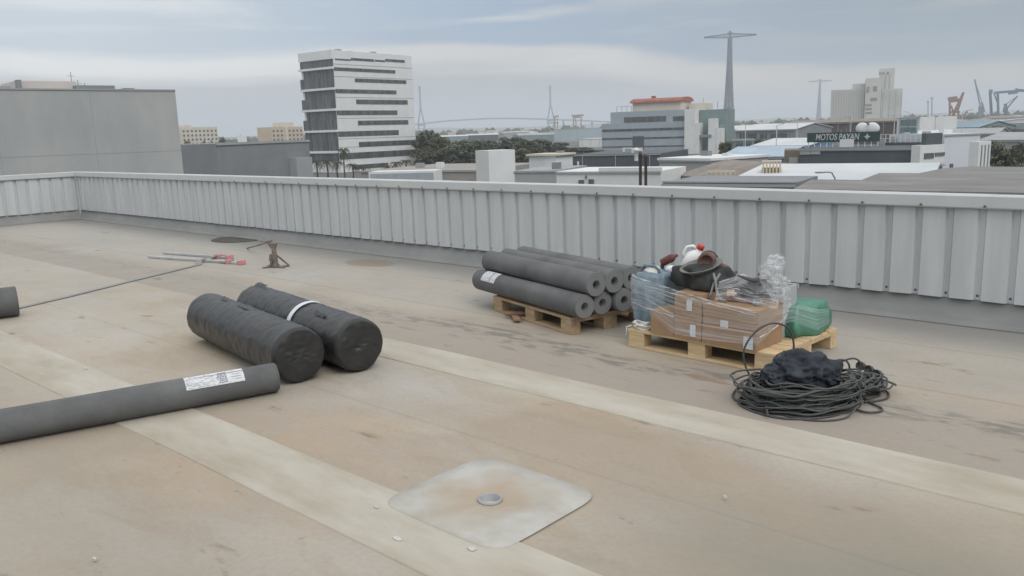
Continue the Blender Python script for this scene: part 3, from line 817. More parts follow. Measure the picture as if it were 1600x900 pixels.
# sloping rope-like gathered edge of the film
def gathered(name, pts, r, seed):
    bm = new(); n = 60; P = []; rs = []
    for i in range(n + 1):
        t = i / n * (len(pts) - 1); k = min(int(t), len(pts) - 2); p = Vector(pts[k]).lerp(Vector(pts[k + 1]), t - k)
        P.append(p + Vector((0, 0, .006 * noise.noise(Vector((i * .3, seed, 0)))))); rs.append(r * (.7 + .7 * abs(noise.noise(Vector((i * .25, seed, 4))))))
    tube(bm, P, r, 8, rs=rs); uv = bm.loops.layers.uv.new('UVMap')
    for f in bm.faces:
        for l in f.loops: l[uv].uv = (l.vert.co.x * 2, l.vert.co.z * 3)
    obj(name, bm, M['clear'], ft)
gathered('film_edge', [P2(-.065, .13, PT + .385), P2(.16, -.008, PT + .385), P2(.43, -.037, PT + .352), P2(.72, -.041, PT + .31), P2(1.09, -.04, PT + .275)], .008, 1)
gathered('film_edge', [P2(-.065, .15, PT + .35), P2(.16, -.01, PT + .35), P2(.43, -.037, PT + .325), P2(.80, -.041, PT + .28), P2(1.09, -.04, PT + .25)], .005, 2)
gathered('film_edge', [P2(1.04, .30, PT + .33), P2(1.12, .36, PT + .30), P2(1.13, .30, PT + .20), P2(1.12, .16, PT + .14), P2(1.10, -.02, PT + .10)], .0055, 3)
gathered('film_edge', [P2(-.065, .14, PT + .17), P2(.17, -.02, PT + .185), P2(.44, -.037, PT + .155)], .005, 6)
# draped sheet over the tools at the right and the crumpled bundle standing up
top = [P2(.72, .10, PT + .42), P2(.80, .28, PT + .46), P2(.92, .28, PT + .40), P2(1.02, .26, PT + .44), P2(1.08, .30, PT + .42)]
bot = [P2(.74, .01, PT + .30), P2(.84, .05, PT + .31), P2(.95, .05, PT + .31), P2(1.05, .07, PT + .30), P2(1.12, .18, PT + .26)]
path_film('film_drape', top, bot, 4, nr=18, nc=40, cr=.03)
bm = new(); rnd = random.Random(9)
uvd = None
for k, (c, rr) in enumerate([(P2(1.03, .27, PT + .46), (.075, .06, .085)), (P2(1.06, .25, PT + .56), (.055, .05, .06)), (P2(.98, .30, PT + .50), (.06, .05, .045)), (P2(1.07, .28, PT + .38), (.06, .05, .09))]):
    blob(bm, c, rr, 30 + k, .55, 2.2, 4, None, .55)
uv = bm.loops.layers.uv.new('UVMap')
for f in bm.faces:
    for l in f.loops: l[uv].uv = (l.vert.co.x * 1.6, l.vert.co.z * 1.1 + l.vert.co.y)
obj('film_bundle', bm, M['clear'], ft)
0 and path_film('film_tail', [P2(1.10, .36, PT + .34), P2(1.16, .46, PT + .28), P2(1.14, .60, PT + .25), P2(1.02, .66, PT + .26)], [P2(1.10, .36, PT + .05), P2(1.17, .46, PT + .05), P2(1.17, .58, PT + .04), P2(1.165, .74, PT + .03)], 8, 10, 30, .012)

# broken wood under the other pallet
t = thing('wood_scrap', 'broken reddish wood pieces poking out from under the roll pallet', 'wood scraps', G(812, 498), R_(-12), world=False)
for i, (x, y, a, L_, z) in enumerate([(-.05, .02, .1, .30, .001), (.02, -.06, -.5, .26, .020), (-.02, -.01, .9, .2, .040)]):
    bm = new(); bx(bm, -L_ / 2, L_ / 2, -.03, .03, z, z + .018, Matrix.Translation((x, y, 0)) @ Matrix.Rotation(a, 4, 'Z')); obj('plank', bm, M['wood_red'], t, bevel=.002)

# ------------------------------------------------------------------ cable heap
def cables():
    cc = G(1243, 622, .03); c2 = G(1332, 604, .03)
    t = thing('cable_heap', 'tangled heap of black power cables on the roof in front of the box pallet', 'cables', (cc.x, cc.y, 0), 0)
    rt = Vector((.726, .662, 0)).normalized(); fw = Vector((-.662, .726, 0)).normalized()
    rnd = random.Random(12)
    def loopset(center, R0, fl, n, zmax, seed, rr=.0055):
        for k in range(n):
            bm = new(); pts = []; a0 = rnd.uniform(0, 6.28); Rk = R0 * rnd.uniform(.62, 1.02); z = rr + zmax * (k / n) * rnd.uniform(.3, 1)
            ox, oy = rnd.gauss(0, .045), rnd.gauss(0, .04); tl = rnd.uniform(-.2, .2); turns = rnd.choice((1.0, 1.6, 2.2)); S = int(44 * turns)
            ecc = rnd.uniform(.8, 1.05)
            for i in range(S + 1):
                a = a0 + i / S * 2 * math.pi * turns
                w = 1 + .10 * noise.noise(Vector((math.cos(a) * 1.4 + k, math.sin(a) * 1.4, seed + i * .01)))
                zz = z + Rk * tl * math.sin(a + a0) + .03 * noise.noise(Vector((math.cos(a) * 2, math.sin(a) * 2, k * 3.1)))
                p = center + rt * (ox + Rk * w * math.cos(a)) + fw * (oy + Rk * fl * ecc * w * math.sin(a))
                pts.append((p.x, p.y, max(rr + .001, zz)))
            tube(bm, pts, rr, 6); obj('cable', bm, M['cable'], t)
    loopset(cc, .33, .78, 46, .16, 1, .0056)
    loopset(c2, .19, .85, 22, .15, 5, .0056)
    loopset(cc + rt * .08, .24, .8, 12, .19, 9, .0056)
    # free loops drawn from the photograph's layout
    def free(pxs, r=.0062):
        P = [G(x, y, z) for x, y, z in pxs]; Q = []
        for i in range(len(P) - 1):
            p0, p1, p2, p3 = P[max(i - 1, 0)], P[i], P[i + 1], P[min(i + 2, len(P) - 1)]
            for s in range(8):
                u = s / 8; Q.append(.5 * ((2 * p1) + (-p0 + p2) * u + (2 * p0 - 5 * p1 + 4 * p2 - p3) * u * u + (-p0 + 3 * p1 - 3 * p2 + p3) * u ** 3))
        Q.append(P[-1]); bm = new(); tube(bm, Q, r, 6); obj('cable', bm, M['cable'], t)
    def arch(pxs, base_xy, r=.0065):
        """loop standing in a vertical plane through base_xy facing the camera"""
        b = Vector(base_xy); P = []
        for x, y in pxs:
            d = ray(x, y); n = fw; tt = (b - Vector((0, 0, CAMH))).dot(n) / d.dot(n); P.append(Vector((0, 0, CAMH)) + d * tt)
        Q = []
        for i in range(len(P) - 1):
            p0, p1, p2, p3 = P[max(i - 1, 0)], P[i], P[i + 1], P[min(i + 2, len(P) - 1)]
            for s in range(8):
                u = s / 8; Q.append(.5 * ((2 * p1) + (-p0 + p2) * u + (2 * p0 - 5 * p1 + 4 * p2 - p3) * u * u + (-p0 + 3 * p1 - 3 * p2 + p3) * u ** 3))
        Q.append(P[-1]); bm = new(); tube(bm, Q, r, 6); obj('cable', bm, M['cable'], t)
    ab = G(1215, 600, 0)
    arch([(1180, 596), (1168, 580), (1162, 560), (1164, 542), (1176, 523), (1192, 510), (1210, 505), (1226, 509), (1236, 520), (1240, 536), (1240, 556), (1238, 580)], ab)
    arch([(1208, 575), (1209, 562), (1216, 554), (1228, 550), (1240, 550), (1252, 556)], ab)
    arch([(1300, 566), (1312, 562), (1322, 564), (1327, 572), (1327, 586)], G(1330, 598, 0))
    arch([(1306, 570), (1320, 563), (1334, 560), (1343, 565), (1344, 576), (1341, 588)], G(1330, 598, 0))
    free([(1330, 606, .05), (1365, 604, .02), (1386, 612, .01), (1388, 620, .01), (1376, 625, .01), (1350, 628, .01)])
    free([(1345, 618, .01), (1362, 630, .01), (1378, 638, .01), (1374, 643, .01), (1355, 644, .01), (1338, 640, .01)])
    free([(1185, 600, .03), (1158, 604, .01), (1145, 616, .01), (1152, 626, .01), (1175, 631, .01), (1200, 634, .02)])
    free([(1200, 650, .02), (1198, 632, .05), (1206, 618, .07), (1226, 610, .10), (1250, 613, .10), (1275, 625, .06), (1295, 632, .03)])
    # plug ends
    for x, y, z in ((1371, 585, .06), (1358, 578, .07), (1345, 572, .08)):
        p = G(x, y, z); bm = new()
        mx = Matrix.Translation(p) @ Vector((-.3, -.9, .2)).to_track_quat('Z', 'Y').to_matrix().to_4x4()
        lathe(bm, [(0, -.05), (.010, -.05), (.014, -.02), (.028, -.012), (.031, .012), (.026, .014), (.024, .004), (0, .004)], 16, mx)
        obj('plug', bm, M['cable'], t)
    p = G(1258, 592, .14); bm = new(); mx = Matrix.Translation(p) @ Vector((.8, -.5, .2)).to_track_quat('Z', 'Y').to_matrix().to_4x4()
    lathe(bm, [(0, -.03), (.010, -.03), (.018, -.01), (.021, .012), (.015, .022), (0, .024)], 14, mx); obj('white_plug', bm, M['white'], t)
    # the bag on the heap
    bc = G(1258, 577, .20)
    bm = new()
    blob(bm, bc, (.165, .13, .105), 3, .35, 1.7, 5, None, .19, .7)
    blob(bm, bc + rt * -.15 + Vector((0, 0, -.045)) + fw * .02, (.10, .09, .075), 5, .35, 1.9, 5, None, .17, .2)
    blob(bm, bc + rt * .12 + Vector((0, 0, -.03)), (.09, .09, .08), 9, .35, 1.9, 5, None, .17, .2)
    tag(obj('cloth_bag', bm, M['bag'], loc=(bc.x, bc.y, .08)), 'dark navy crumpled cloth bag on top of the cable heap', 'bag')
cables()

# ------------------------------------------------------------------ things on the far left of the roof
def clamp(a, b, label, wid):
    a = Vector((*a, 0)); b = Vector((*b, 0)); L = (b - a).length
    t = thing('bar_clamp', label, 'clamp', a, math.atan2(b.y - a.y, b.x - a.x), 'long bars with red ends on the roof', world=False)
    bm = new(); bx(bm, 0, L - .10, -wid / 2, wid / 2, .004, .034); obj('bar', bm, M['alu'], t, bevel=.003)
    bm = new(); bx(bm, L - .30, L - .23, -.05, .05, .002, .055); obj('sliding_jaw', bm, M['redpaint'], t, bevel=.005)
    bm = new(); bx(bm, L - .06, L, -.055, .045, .002, .06); bx(bm, L - .11, L - .06, -.02, .02, .005, .05); obj('end_jaw', bm, M['redpaint'], t, bevel=.005)
    bm = new(); tube(bm, [(L - .30, -.035, .03), (L - .42, -.045, .03)], .008, 6); obj('screw_spindle', bm, M['steel'], t)
_a, _b = G(233, 403), G(381, 413.5)
clamp((_a.x, _a.y), (_b.x, _b.y), 'long pale metal bar clamp with red jaws, the nearer of two', .05)
_a, _b = G(256, 397), G(362, 405)
clamp((_a.x, _a.y), (_b.x, _b.y), 'long pale metal bar clamp with red jaws, the one nearer the parapet', .035)
# iron stand
st = thing('iron_stand', 'rusty iron stand with a slanted top standing on the roof', 'stand', (-9.42, 5.80, 0), R_(41), world=False)
bm = new(); lathe(bm, [(.052, .012), (.055, .03), (.040, .05), (.034, .16), (.030, .24), (.0, .245)], 14); obj('post', bm, M['rust'], st)
bm = new(); beam(bm, (-.15, -.06, .008), (.17, .04, .008), .05, .012); beam(bm, (-.12, .10, .008), (.14, -.10, .008), .045, .0115); obj('base_foot', bm, M['rust'], st)
bm = new(); beam(bm, (.02, 0, .165), (.17, .03, .015), .035, .02); obj('brace', bm, M['rust'], st)
bm = new(); beam(bm, (.01, 0, .21), (-.075, -.01, .345), .05, .03); beam(bm, (0, 0, .24), (.025, 0, .31), .05, .04); beam(bm, (-.05, 0, .30), (.03, 0, .29), .03, .02); obj('clamp_head', bm, M['rust'], st)
bm = new(); beam(bm, (-.02, -.05, .10), (-.06, -.05, .02), .02); beam(bm, (-.045, .0, .17), (-.06, .0, .08), .03, .03); obj('crank', bm, M['rust'], st)
# pole leaning from the stand to the roof
sp = Vector((-9.52, 5.84, .335)); e = G(386, 388, .008)
bm = new(); tube(bm, [sp, (sp + e) / 2 + Vector((0, 0, -.006)), e], .009, 8); tag(obj('thin_rod', bm, M['rust'], loc=(e.x, e.y, 0)), 'thin rusty rod leaning on the iron stand', 'rod')
# dark round patch
pc = G(369, 374.5, 0); bm = new(); row = []
for k in range(40):
    a = 2 * math.pi * k / 40; r = 1 + .08 * noise.noise(Vector((math.cos(a) * 1.5, math.sin(a) * 1.5, 2))); row.append((pc.x + .47 * r * math.cos(a), pc.y + .36 * r * math.sin(a)))
poly_prism(bm, row, .001, .012)
tag(obj('round_mat', bm, M['dust'], loc=(pc.x, pc.y, 0)), 'dark round flat mat lying on the roof near the parapet corner', 'mat')
# strap
sp_ = [G(14, 485), G(28, 482.5), G(110, 463.5), G(200, 441), G(285, 420.5), G(312, 414)]
P = [Vector((p.x, p.y, .006)) for p in sp_]; P += [Vector((-10.68, 5.41, .040)), Vector((-10.72, 5.48, .040)), Vector((-10.83, 5.67, .038)), Vector((-10.92, 5.80, .038)), Vector((-11.05, 6.0, .006))]
bm = new(); prev = None
for i, p in enumerate(P):
    a = P[max(0, i - 1)]; b = P[min(len(P) - 1, i + 1)]; d = (b - a); d.z = 0; d.normalize(); n = Vector((-d.y, d.x, 0)) * .034
    row = [bm.verts.new(p + n), bm.verts.new(p - n), bm.verts.new(p - n + Vector((0, 0, .003))), bm.verts.new(p + n + Vector((0, 0, .003)))]
    if prev:
        for k in range(4): bm.faces.new((prev[k], row[k], row[(k + 1) % 4], prev[(k + 1) % 4]))
    prev = row
tag(obj('webbing_strap', bm, M['strap'], loc=(P[2].x, P[2].y, 0)), 'long flat grey strap stretched across the roof over the bar clamps', 'strap')
# ------------------------------------------------------------------ the city beyond
def xy(x, D): p = D_(x, hor(x), D); return Vector((p.x, p.y, 0))
M['w_white'] = mat('white_render', (.66, .67, .66), .8, ns=.25, amt=.05)
M['w_tower'] = mat('white_panel_cladding', (.70, .71, .71), .6, ns=.3, amt=.05)
M['w_cream'] = mat('cream_render', (.58, .53, .45), .8, ns=.2, amt=.07)
M['w_dull'] = mat('dull_beige_concrete', (.30, .285, .26), .85, ns=.2, amt=.1)
M['w_pink'] = mat('pinkish_render', (.55, .50, .47), .8, ns=.2, amt=.05)
M['w_ochre'] = mat('ochre_render', (.52, .43, .32), .8, ns=.2, amt=.07)
M['w_grey'] = mat('grey_render', (.33, .345, .35), .8, ns=.25, amt=.06)
M['w_stucco'] = mat('grey_stucco', (.345, .36, .362), .85, col2=(.425, .43, .42), ns=.3, stretch=(1, 1, .5), bump=.1, bs=20)
M['w_mid'] = mat('mid_grey_cladding', (.22, .235, .245), .7, ns=.3, amt=.08)
M['w_dark'] = mat('dark_slate_cladding', (.085, .10, .11), .6, ns=.3, amt=.12)
M['w_teal'] = mat('teal_cladding', (.20, .26, .255), .6, ns=.3, amt=.1)
M['w_blue'] = mat('blue_sheet_cladding', (.12, .22, .34), .6, ns=.3, amt=.1)
M['w_lblue'] = mat('light_blue_roof', (.36, .44, .52), .5, ns=.3, amt=.1)
M['w_brown'] = mat('brown_fibre_roof', (.20, .175, .15), .9, col2=(.28, .25, .22), ns=.5, bump=.2)
M['w_gfib'] = mat('grey_fibre_cement_roof', (.17, .168, .16), .9, col2=(.25, .245, .235), ns=.6, stretch=(.4, 1.6, 1), bump=.2)
M['w_wroof'] = mat('white_sheet_roof', (.48, .51, .52), .5, col2=(.60, .62, .62), ns=.12, stretch=(1, 1, 1))
M['w_bluegrey'] = mat('blue_grey_panels', (.34, .385, .42), .5, ns=.3, amt=.07)
M['w_silo'] = mat('silo_concrete', (.45, .45, .40), .85, ns=.05, amt=.07)
M['w_red'] = mat('red_tiled_roof', (.30, .12, .09), .8, ns=.5, amt=.15)
M['glass'] = mat('dark_window_glass', (.06, .066, .07), .2, col2=(.15, .155, .155), ns=.7, stretch=(1, 1, .12), spec=.5)
M['tglass'] = mat('teal_glass', (.14, .22, .23), .2, ns=.5, amt=.2, spec=.5)
M['pyl'] = mat('painted_lattice_steel', (.13, .16, .19), .6, ns=.02, amt=.1)
M['bridge'] = mat('bridge_concrete', (.16, .18, .21), .8, ns=.01, amt=.1)
M['c_red'] = mat('crane_red', (.28, .15, .12), .6, ns=.1)
M['c_blue'] = mat('crane_blue', (.16, .21, .27), .6, ns=.1)
M['c_grey'] = mat('crane_grey', (.22, .27, .30), .6, ns=.1)
M['c_yellow'] = mat('crane_yellow', (.65, .42, .07), .6, ns=.1)
M['c_buff'] = mat('crane_buff', (.33, .28, .25), .6, ns=.1)
M['leafA'] = mat('dark_foliage', (.045, .058, .04), .8, col2=(.13, .15, .10), ns=6)
M['leafB'] = mat('olive_foliage', (.06, .07, .045), .8, col2=(.15, .155, .10), ns=6)
M['leafC'] = mat('grey_green_foliage', (.055, .07, .055), .8, col2=(.15, .165, .13), ns=6)
M['leafD'] = mat('yellow_green_foliage', (.07, .08, .04), .8, col2=(.17, .17, .09), ns=6)
M['palm'] = mat('palm_frond', (.045, .055, .03), .7, col2=(.08, .09, .05), ns=2)
M['bark'] = mat('bark', (.10, .085, .07), .9, ns=4, amt=.3)
M['asph'] = mat('ground_asphalt', (.10, .10, .095), .9, col2=(.19, .18, .16), ns=.02)
M['water'] = mat('bay_water', (.10, .14, .17), .15, ns=.01, spec=.5)
M['hill'] = mat('far_hills', (.10, .12, .10), .9, ns=.003, amt=.3)

bm = new(); bx(bm, -7000, 7000, -7000, 7000, GZ - .5, GZ); struct('ground', bm, M['asph'])
# bay water and the far shore
def arc_sheet(name, x0, x1, D0, D1, z, m):
    bm = new(); n = 40; T = None
    for i in range(n + 1):
        x = x0 + (x1 - x0) * i / n; a = xy(x, D0); b = xy(x, D1); row = [bm.verts.new((a.x, a.y, z)), bm.verts.new((b.x, b.y, z))]
        if T: bm.faces.new((T[0], row[0], row[1], T[1]))
        T = row
    struct(name, bm, m)
arc_sheet('water', -900, 3000, 1500, 4700, GZ + .05, M['water'])
bm = new(); n = 160; T = None
for i in range(n + 1):
    x = -1200 + 4600 * i / n; row = []
    for D, k in ((4700, 0), (5000, .5), (5500, 1), (6300, 0)):
        p = xy(x, D); h = (20 + 26 * noise.noise(Vector((x * .004, 1, 0))) + 9 * noise.noise(Vector((x * .03, 5, 0)))) * k
        row.append(bm.verts.new((p.x, p.y, GZ + .1 + max(0, h + (10 if k else 0)))))
    if T:
        for k in range(3): f = bm.faces.new((T[k], row[k], row[k + 1], T[k + 1])); f.smooth = True
    T = row
struct('hills', bm, M['hill'])

class Bld:
    def __init__(s, name, label, cat, xL, xR, DL, DR, ytop, depth, m, group=None, xt=None, body=True, wall='wall'):
        s.p1 = xy(xL, DL); s.p2 = xy(xR, DR); s.L = (s.p2 - s.p1).length; s.dep = depth
        d = (s.p2 - s.p1).normalized(); s.rz = math.atan2(d.y, d.x)
        s.mx = Matrix.Translation((s.p1.x, s.p1.y, GZ)) @ Matrix.Rotation(s.rz, 4, 'Z'); s.inv = s.mx.inverted()
        s.t = thing(name, label, cat, (s.p1.x, s.p1.y, GZ), s.rz, group, world=False)
        s.H = s.uv(xt if xt is not None else xL, ytop)[1]
        if body:
            bm = new(); bx(bm, 0, s.L, 0, depth, 0, s.H); s.wall = obj(wall, bm, m, s.t)
    def _hit(s, x, y, plane):            # ray against local plane: 'f' y=0, 'l' x=0, 'r' x=L
        o = s.inv @ Vector((0, 0, CAMH)); d = s.inv.to_3x3() @ ray(x, y)
        if plane == 'f': return o + d * (-o.y / d.y)
        if plane == 'l': return o + d * (-o.x / d.x)
        return o + d * ((s.L - o.x) / d.x)
    def uv(s, x, y): q = s._hit(x, y, 'f'); return q.x, q.z
    def box(s, name, x0, x1, y0, y1, z0, z1, m, parent=None, bevel=0):
        bm = new(); bx(bm, x0, x1, y0, y1, z0, z1); return obj(name, bm, m, parent or s.t, bevel=bevel)
    def win(s, xa, ya, xb, yb, m=None, out=.12, name='window', frame=None):
        u0, z1 = s.uv(xa, ya); u1, z0 = s.uv(xb, yb)
        u0, u1 = max(0.02, u0), min(s.L - .02, u1)
        o = s.box(name, u0, u1, -out, .1, z0, z1, m or M['glass'])
        return o
    def side(s, which, ya, za, yb, zb, m, out=.12, name='window'):
        if which == 'l': return s.box(name, -out, .1, ya, yb, za, zb, m)
        return s.box(name, s.L - .1, s.L + out, ya, yb, za, zb, m)
    def roofbox(s, name, u0, u1, y0, y1, h, m): return s.box(name, u0 * s.L, u1 * s.L, y0 * s.dep, y1 * s.dep, s.H - .02, s.H + h, m)
    def gable(s, rise, m, along=True, over=.3):
        """pitched roof; ridge along the front (True) or front to back"""
        bm = new(); L, D, H = s.L, s.dep, s.H; o = over; th = .15
        pts = [(-o, H - rise * o / (D / 2 if along else L / 2)), ((D if along else L) / 2, H + rise), ((D if along else L) + o, H - rise * o / (D / 2 if along else L / 2))]
        sec = [(p[0], p[1] + .05) for p in pts] + [(p[0], p[1] + .05 + th) for p in pts[::-1]]
        e0, e1 = (-o, (L if along else D) + o)
        A = [bm.verts.new((e0, p[0], p[1]) if along else (p[0], e0, p[1])) for p in sec]; B = [bm.verts.new((e1, p[0], p[1]) if along else (p[0], e1, p[1])) for p in sec]
        n = len(sec); bm.faces.new(A); bm.faces.new(B[::-1])
        for i in range(n): bm.faces.new((A[i], B[i], B[(i + 1) % n], A[(i + 1) % n]))
        r = obj('roof', bm, m, s.t)
        bm = new()
        for e in ((0.02, (L if along else D) - .02)):
            bm = new()
            if along: vs = [bm.verts.new((e, 0, H)), bm.verts.new((e, D, H)), bm.verts.new((e, D / 2, H + rise))]
            else: vs = [bm.verts.new((0, e, H)), bm.verts.new((L, e, H)), bm.verts.new((L / 2, e, H + rise))]
            bm.faces.new(vs); obj('gable_wall', bm, s.wall.data.materials[0], s.t, recalc=False)
        return r

# --- left: big blank grey building with rooftop rooms
b = Bld('grey_building', 'large blank grey building beyond the left parapet with rooftop rooms', 'building', 3, 281.5, 67.6, 71, 140, 26, M['w_stucco'], xt=0)
b.H = b.uv(275, 142)[1]
b.wall.data.clear_geometry(); bm = new(); bx(bm, -38, b.L, 0, b.dep, 0, b.H); bm.to_mesh(b.wall.data); bm.free()
def roof_room(b, xa, xb, yt, back, m, name='rooftop_room', d=5):
    """box on the roof, `back` metres behind the front face, spanning picture columns xa..xb"""
    o = b.inv @ Vector((0, 0, CAMH)); q = []
    for x, y in ((xa, yt), (xb, yt)):
        dd = b.inv.to_3x3() @ ray(x, y); q.append(o + dd * ((back - o.y) / dd.y))
    return b.box(name, q[0].x, q[1].x, back, back + d, b.H - .03, q[0].z, m)
roof_room(b, 24, 118, 126, 9, M['w_pink']); roof_room(b, -200, 27, 132, 11, M['w_grey'], d=6)
roof_room(b, 119, 179, 133, 8, M['w_mid']); roof_room(b, 195, 210, 137.5, 6, M['w_mid'], 'roof_vent', 1.5)
roof_room(b, 26, 33, 124.5, 8.2, M['w_mid'], 'roof_vent', .7)
for x, yt, yb in ((110, 113, 127), (121, 125, 134), (132, 130, 137)):
    o = b.inv @ Vector((0, 0, CAMH)); d1 = b.inv.to_3x3() @ ray(x, yt); q = o + d1 * ((9.5 - o.y) / d1.y)
    bm = new(); beam(bm, (q.x, 9.5, b.H), (q.x, 9.5, q.z), .05); beam(bm, (q.x - .3, 9.5, q.z - .3), (q.x + .3, 9.5, q.z - .3), .03); obj('antenna', bm, M['steel'], b.t)
for k_ in range(9): b.box('panel_joint', b.L - 6.2 * k_ - 6.2, b.L - 6.2 * k_ - 6.17, -.012, .02, .2, b.H - .05, M['w_grey'])
for z_ in (.33, .66): b.box('panel_joint', -38, b.L, -.013, .02, b.H * z_, b.H * z_ + .03, M['w_grey'])
b.box('coping', -38, b.L, -.06, .3, b.H - .01, b.H + .10, M['w_grey'])

# --- far apartment blocks
def flats(label, xL, xR, DL, DR, ytop, m, cols, rows, extra=None, depth=14):
    b = Bld('apartment_block', label, 'apartments', xL, xR, DL, DR, ytop, depth, m)
    ws = b.L / cols; fl = 3.0; n = 0
    for r in range(rows):
        z = b.H - 1.2 - fl * (r + .5)
        if z < 1: break
        for c in range(cols):
            b.box('window', ws * (c + .28), ws * (c + .72), -.15, .1, z - .8, z + .7, M['glass'])
    return b
b = flats('pale beige apartment block on the skyline just right of the big grey building', 285, 341, 640, 660, 199, M['w_cream'], 9, 5)
b.roofbox('stair_tower', .15, .35, .2, .6, 1.6, M['w_cream'])
b = flats('ochre apartment block on the skyline left of the white tower', 425, 474, 600, 620, 198.5, M['w_ochre'], 8, 5)
b.roofbox('stair_tower', .36, .8, .2, .7, 3.0, M['w_cream'])
b.box('wall_stripe', b.L * .42, b.L * .5, -.2, .1, 2, b.H, M['w_cream'])
b = Bld('low_building', 'low beige flat-roofed building beside the big grey building', 'building', 286, 345, 190, 205, 237, 16, M['w_cream']); b.win(288, 241, 330, 250, M['w_mid'])
b = Bld('doorway_block', 'small dark grey block with a recessed door left of the grey warehouse', 'building', 311, 338, 118, 118, 241, 8, M['w_mid']); b.win(315, 250, 335, 276, M['w_dark'], name='door')
b = Bld('warehouse', 'plain dark grey flat warehouse left of the white tower', 'warehouse', 336.5, 482, 112, 126, 224.5, 30, M['w_mid'])
b.box('eaves_trim', 0, b.L, -.12, .1, b.H - .25, b.H + .08, M['w_grey']); b.win(452, 247, 479, 276, M['w_grey'], out=1.2, name='side_annex')

# --- white office tower
b = Bld('office_tower', 'tall white office tower with staggered dark ribbon windows', 'office tower', 528.6, 649, 225, 245, 78.5, 30, M['w_tower'], xt=522)
q = b._hit(478.6, hor(478), 'l'); b.dep = q.y
b.wall.data.clear_geometry(); bm = new(); bx(bm, 0, b.L, 0, b.dep, 0, b.H); bm.to_mesh(b.wall.data); bm.free()
Z = lambda zx, zy: (400 + zx / 3.75, 60 + zy / 3.75)
for (xa, ya), (xb, yb) in [((462, 117), (555, 131)), ((555, 114), (690, 136)), ((695, 125), (755, 138)), ((757, 120), (870, 142)), ((452, 168), (815, 205)), ((578, 234), (880, 266)), ((460, 296), (822, 327)),
        ((586, 358), (888, 387)), ((468, 422), (828, 447)), ((596, 482), (892, 503)), ((476, 546), (836, 565)), ((602, 607), (960, 620)), ((484, 674), (960, 682)), ((565, 742), (775, 752))]:
    b.win(*Z(xa, ya), *Z(xb, yb), out=.10, name='ribbon_window')
def zf(zy): return b.uv(*Z(458 + (zy - 75) * .055, zy))[1]
# joints between cladding courses
for zy in (150, 222, 345, 468, 590, 640): b.box('cladding_joint', 0, b.L, -.04, .05, zf(zy) - .06, zf(zy) + .06, M['w_grey'])
# left flank: stacked glass floors and white slabs, alternately set out
levels_ = [(122, 165, .3, 1.0), (180, 226, .9, .93), (226, 288, .3, 1.03), (300, 350, .9, .93), (350, 410, .3, 1.03), (422, 474, .9, .93), (474, 535, .3, 1.03), (548, 660, .3, 1.0)]
for a_, c_, ins, k in levels_:
    b.box('flank_glazing', -.35 if ins < .5 else -.15, .1, .15, b.dep * k, zf(c_), zf(a_), M['glass'])
    for f in (.25, .5, .75): b.box('mullion', -.42 if ins < .5 else -.22, .1, b.dep * f - .08, b.dep * f + .08, zf(c_), zf(a_), M['w_mid'])
for zy in (170, 292, 415, 540, 664): b.box('floor_slab', -.75, .1, -.08, b.dep * 1.03, zf(zy + 8), zf(zy - 5), M['w_tower'])
b.box('parapet_band', -.5, .12, -.12, b.dep * 1.03, zf(120), b.H + .1, M['w_tower'])
b.box('ground_recess', -.3, .1, .2, b.dep, zf(720), zf(676), M['glass'])
for u, v in ((.18, .3), (.4, .5), (.62, .3), (.8, .6)): b.box('roof_unit', u * b.L, u * b.L + 1.2, v * b.dep, v * b.dep + 1.5, b.H, b.H + .9, M['w_grey'])
def zr(y): return y

# --- beige yard walls and blue strip
b = Bld('low_building', 'low beige building with a blue-grey glazed strip under the white tower', 'building', 560, 745, 118, 108, 267, 20, M['w_dull'])
b2 = Bld('roof_light', 'long blue-grey framed roof light in front of the white tower', 'roof light', 572, 678, 92, 90, 269, 3, M['w_white'], wall='frame'); 
for i in range(8):
    u0 = b2.L * (.03 + i * .118); b2.box('pane', u0, u0 + b2.L * .108, -.08, .05, b2.H - .95, b2.H - .2, M['w_bluegrey'])
# --- white cube, white slab building
b = Bld('white_block', 'plain white block-shaped rooftop building, right of the tree mass', 'building', 762, 803.5, 100, 102, 235.5, 4, M['w_white'])
q = b._hit(741.5, hor(741), 'l'); b.dep = max(1.5, q.y); b.wall.data.clear_geometry(); bm = new(); bx(bm, 0, b.L, 0, min(b.dep, 9), 0, b.H); bm.to_mesh(b.wall.data); bm.free()
b = Bld('low_building', 'low pale grey building between the white block and the slab-roofed house', 'building', 800, 870, 102, 100, 267, 12, M['w_grey'])
b = Bld('slab_roof_house', 'white house with an overhanging flat roof slab and a dark window strip', 'house', 868, 894, 112, 116, 243, 11, M['w_white'])
q = b._hit(825.5, hor(825), 'l'); b.wall.data.clear_geometry(); bm = new(); bx(bm, 0, b.L, 0, min(q.y, 16), 0, b.H); bm.to_mesh(b.wall.data); bm.free(); dd = min(q.y, 16)
b.box('roof_slab', -.4, b.L + .3, -.4, dd + .3, b.H - .02, b.H + .22, M['w_cream'])
zz = b.uv(870, 262)[1]; b.win(870, 262, 891, 269); b.side('l', .3, zz - .9, dd * .8, zz, M['w_mid'])
b = Bld('dark_building', 'long dark grey low building behind the white wall, centre', 'building', 893, 1032, 132, 128, 242, 20, M['w_dark'])
b.win(902, 252, 905, 264, M['w_white'], name='post')
b = Bld('white_wall_building', 'low white building with two small windows in the centre of the skyline', 'building', 868, 1033, 88, 84, 268, 9, M['w_white'], xt=868)
b.win(904.5, 281, 913, 292); b.win(920, 280, 928.5, 292); b.box('parapet', b.L * .42, b.L, -.05, .4, b.H - .02, b.H + .35, M['w_white']); b.win(915, 274, 917, 279, name='vent')
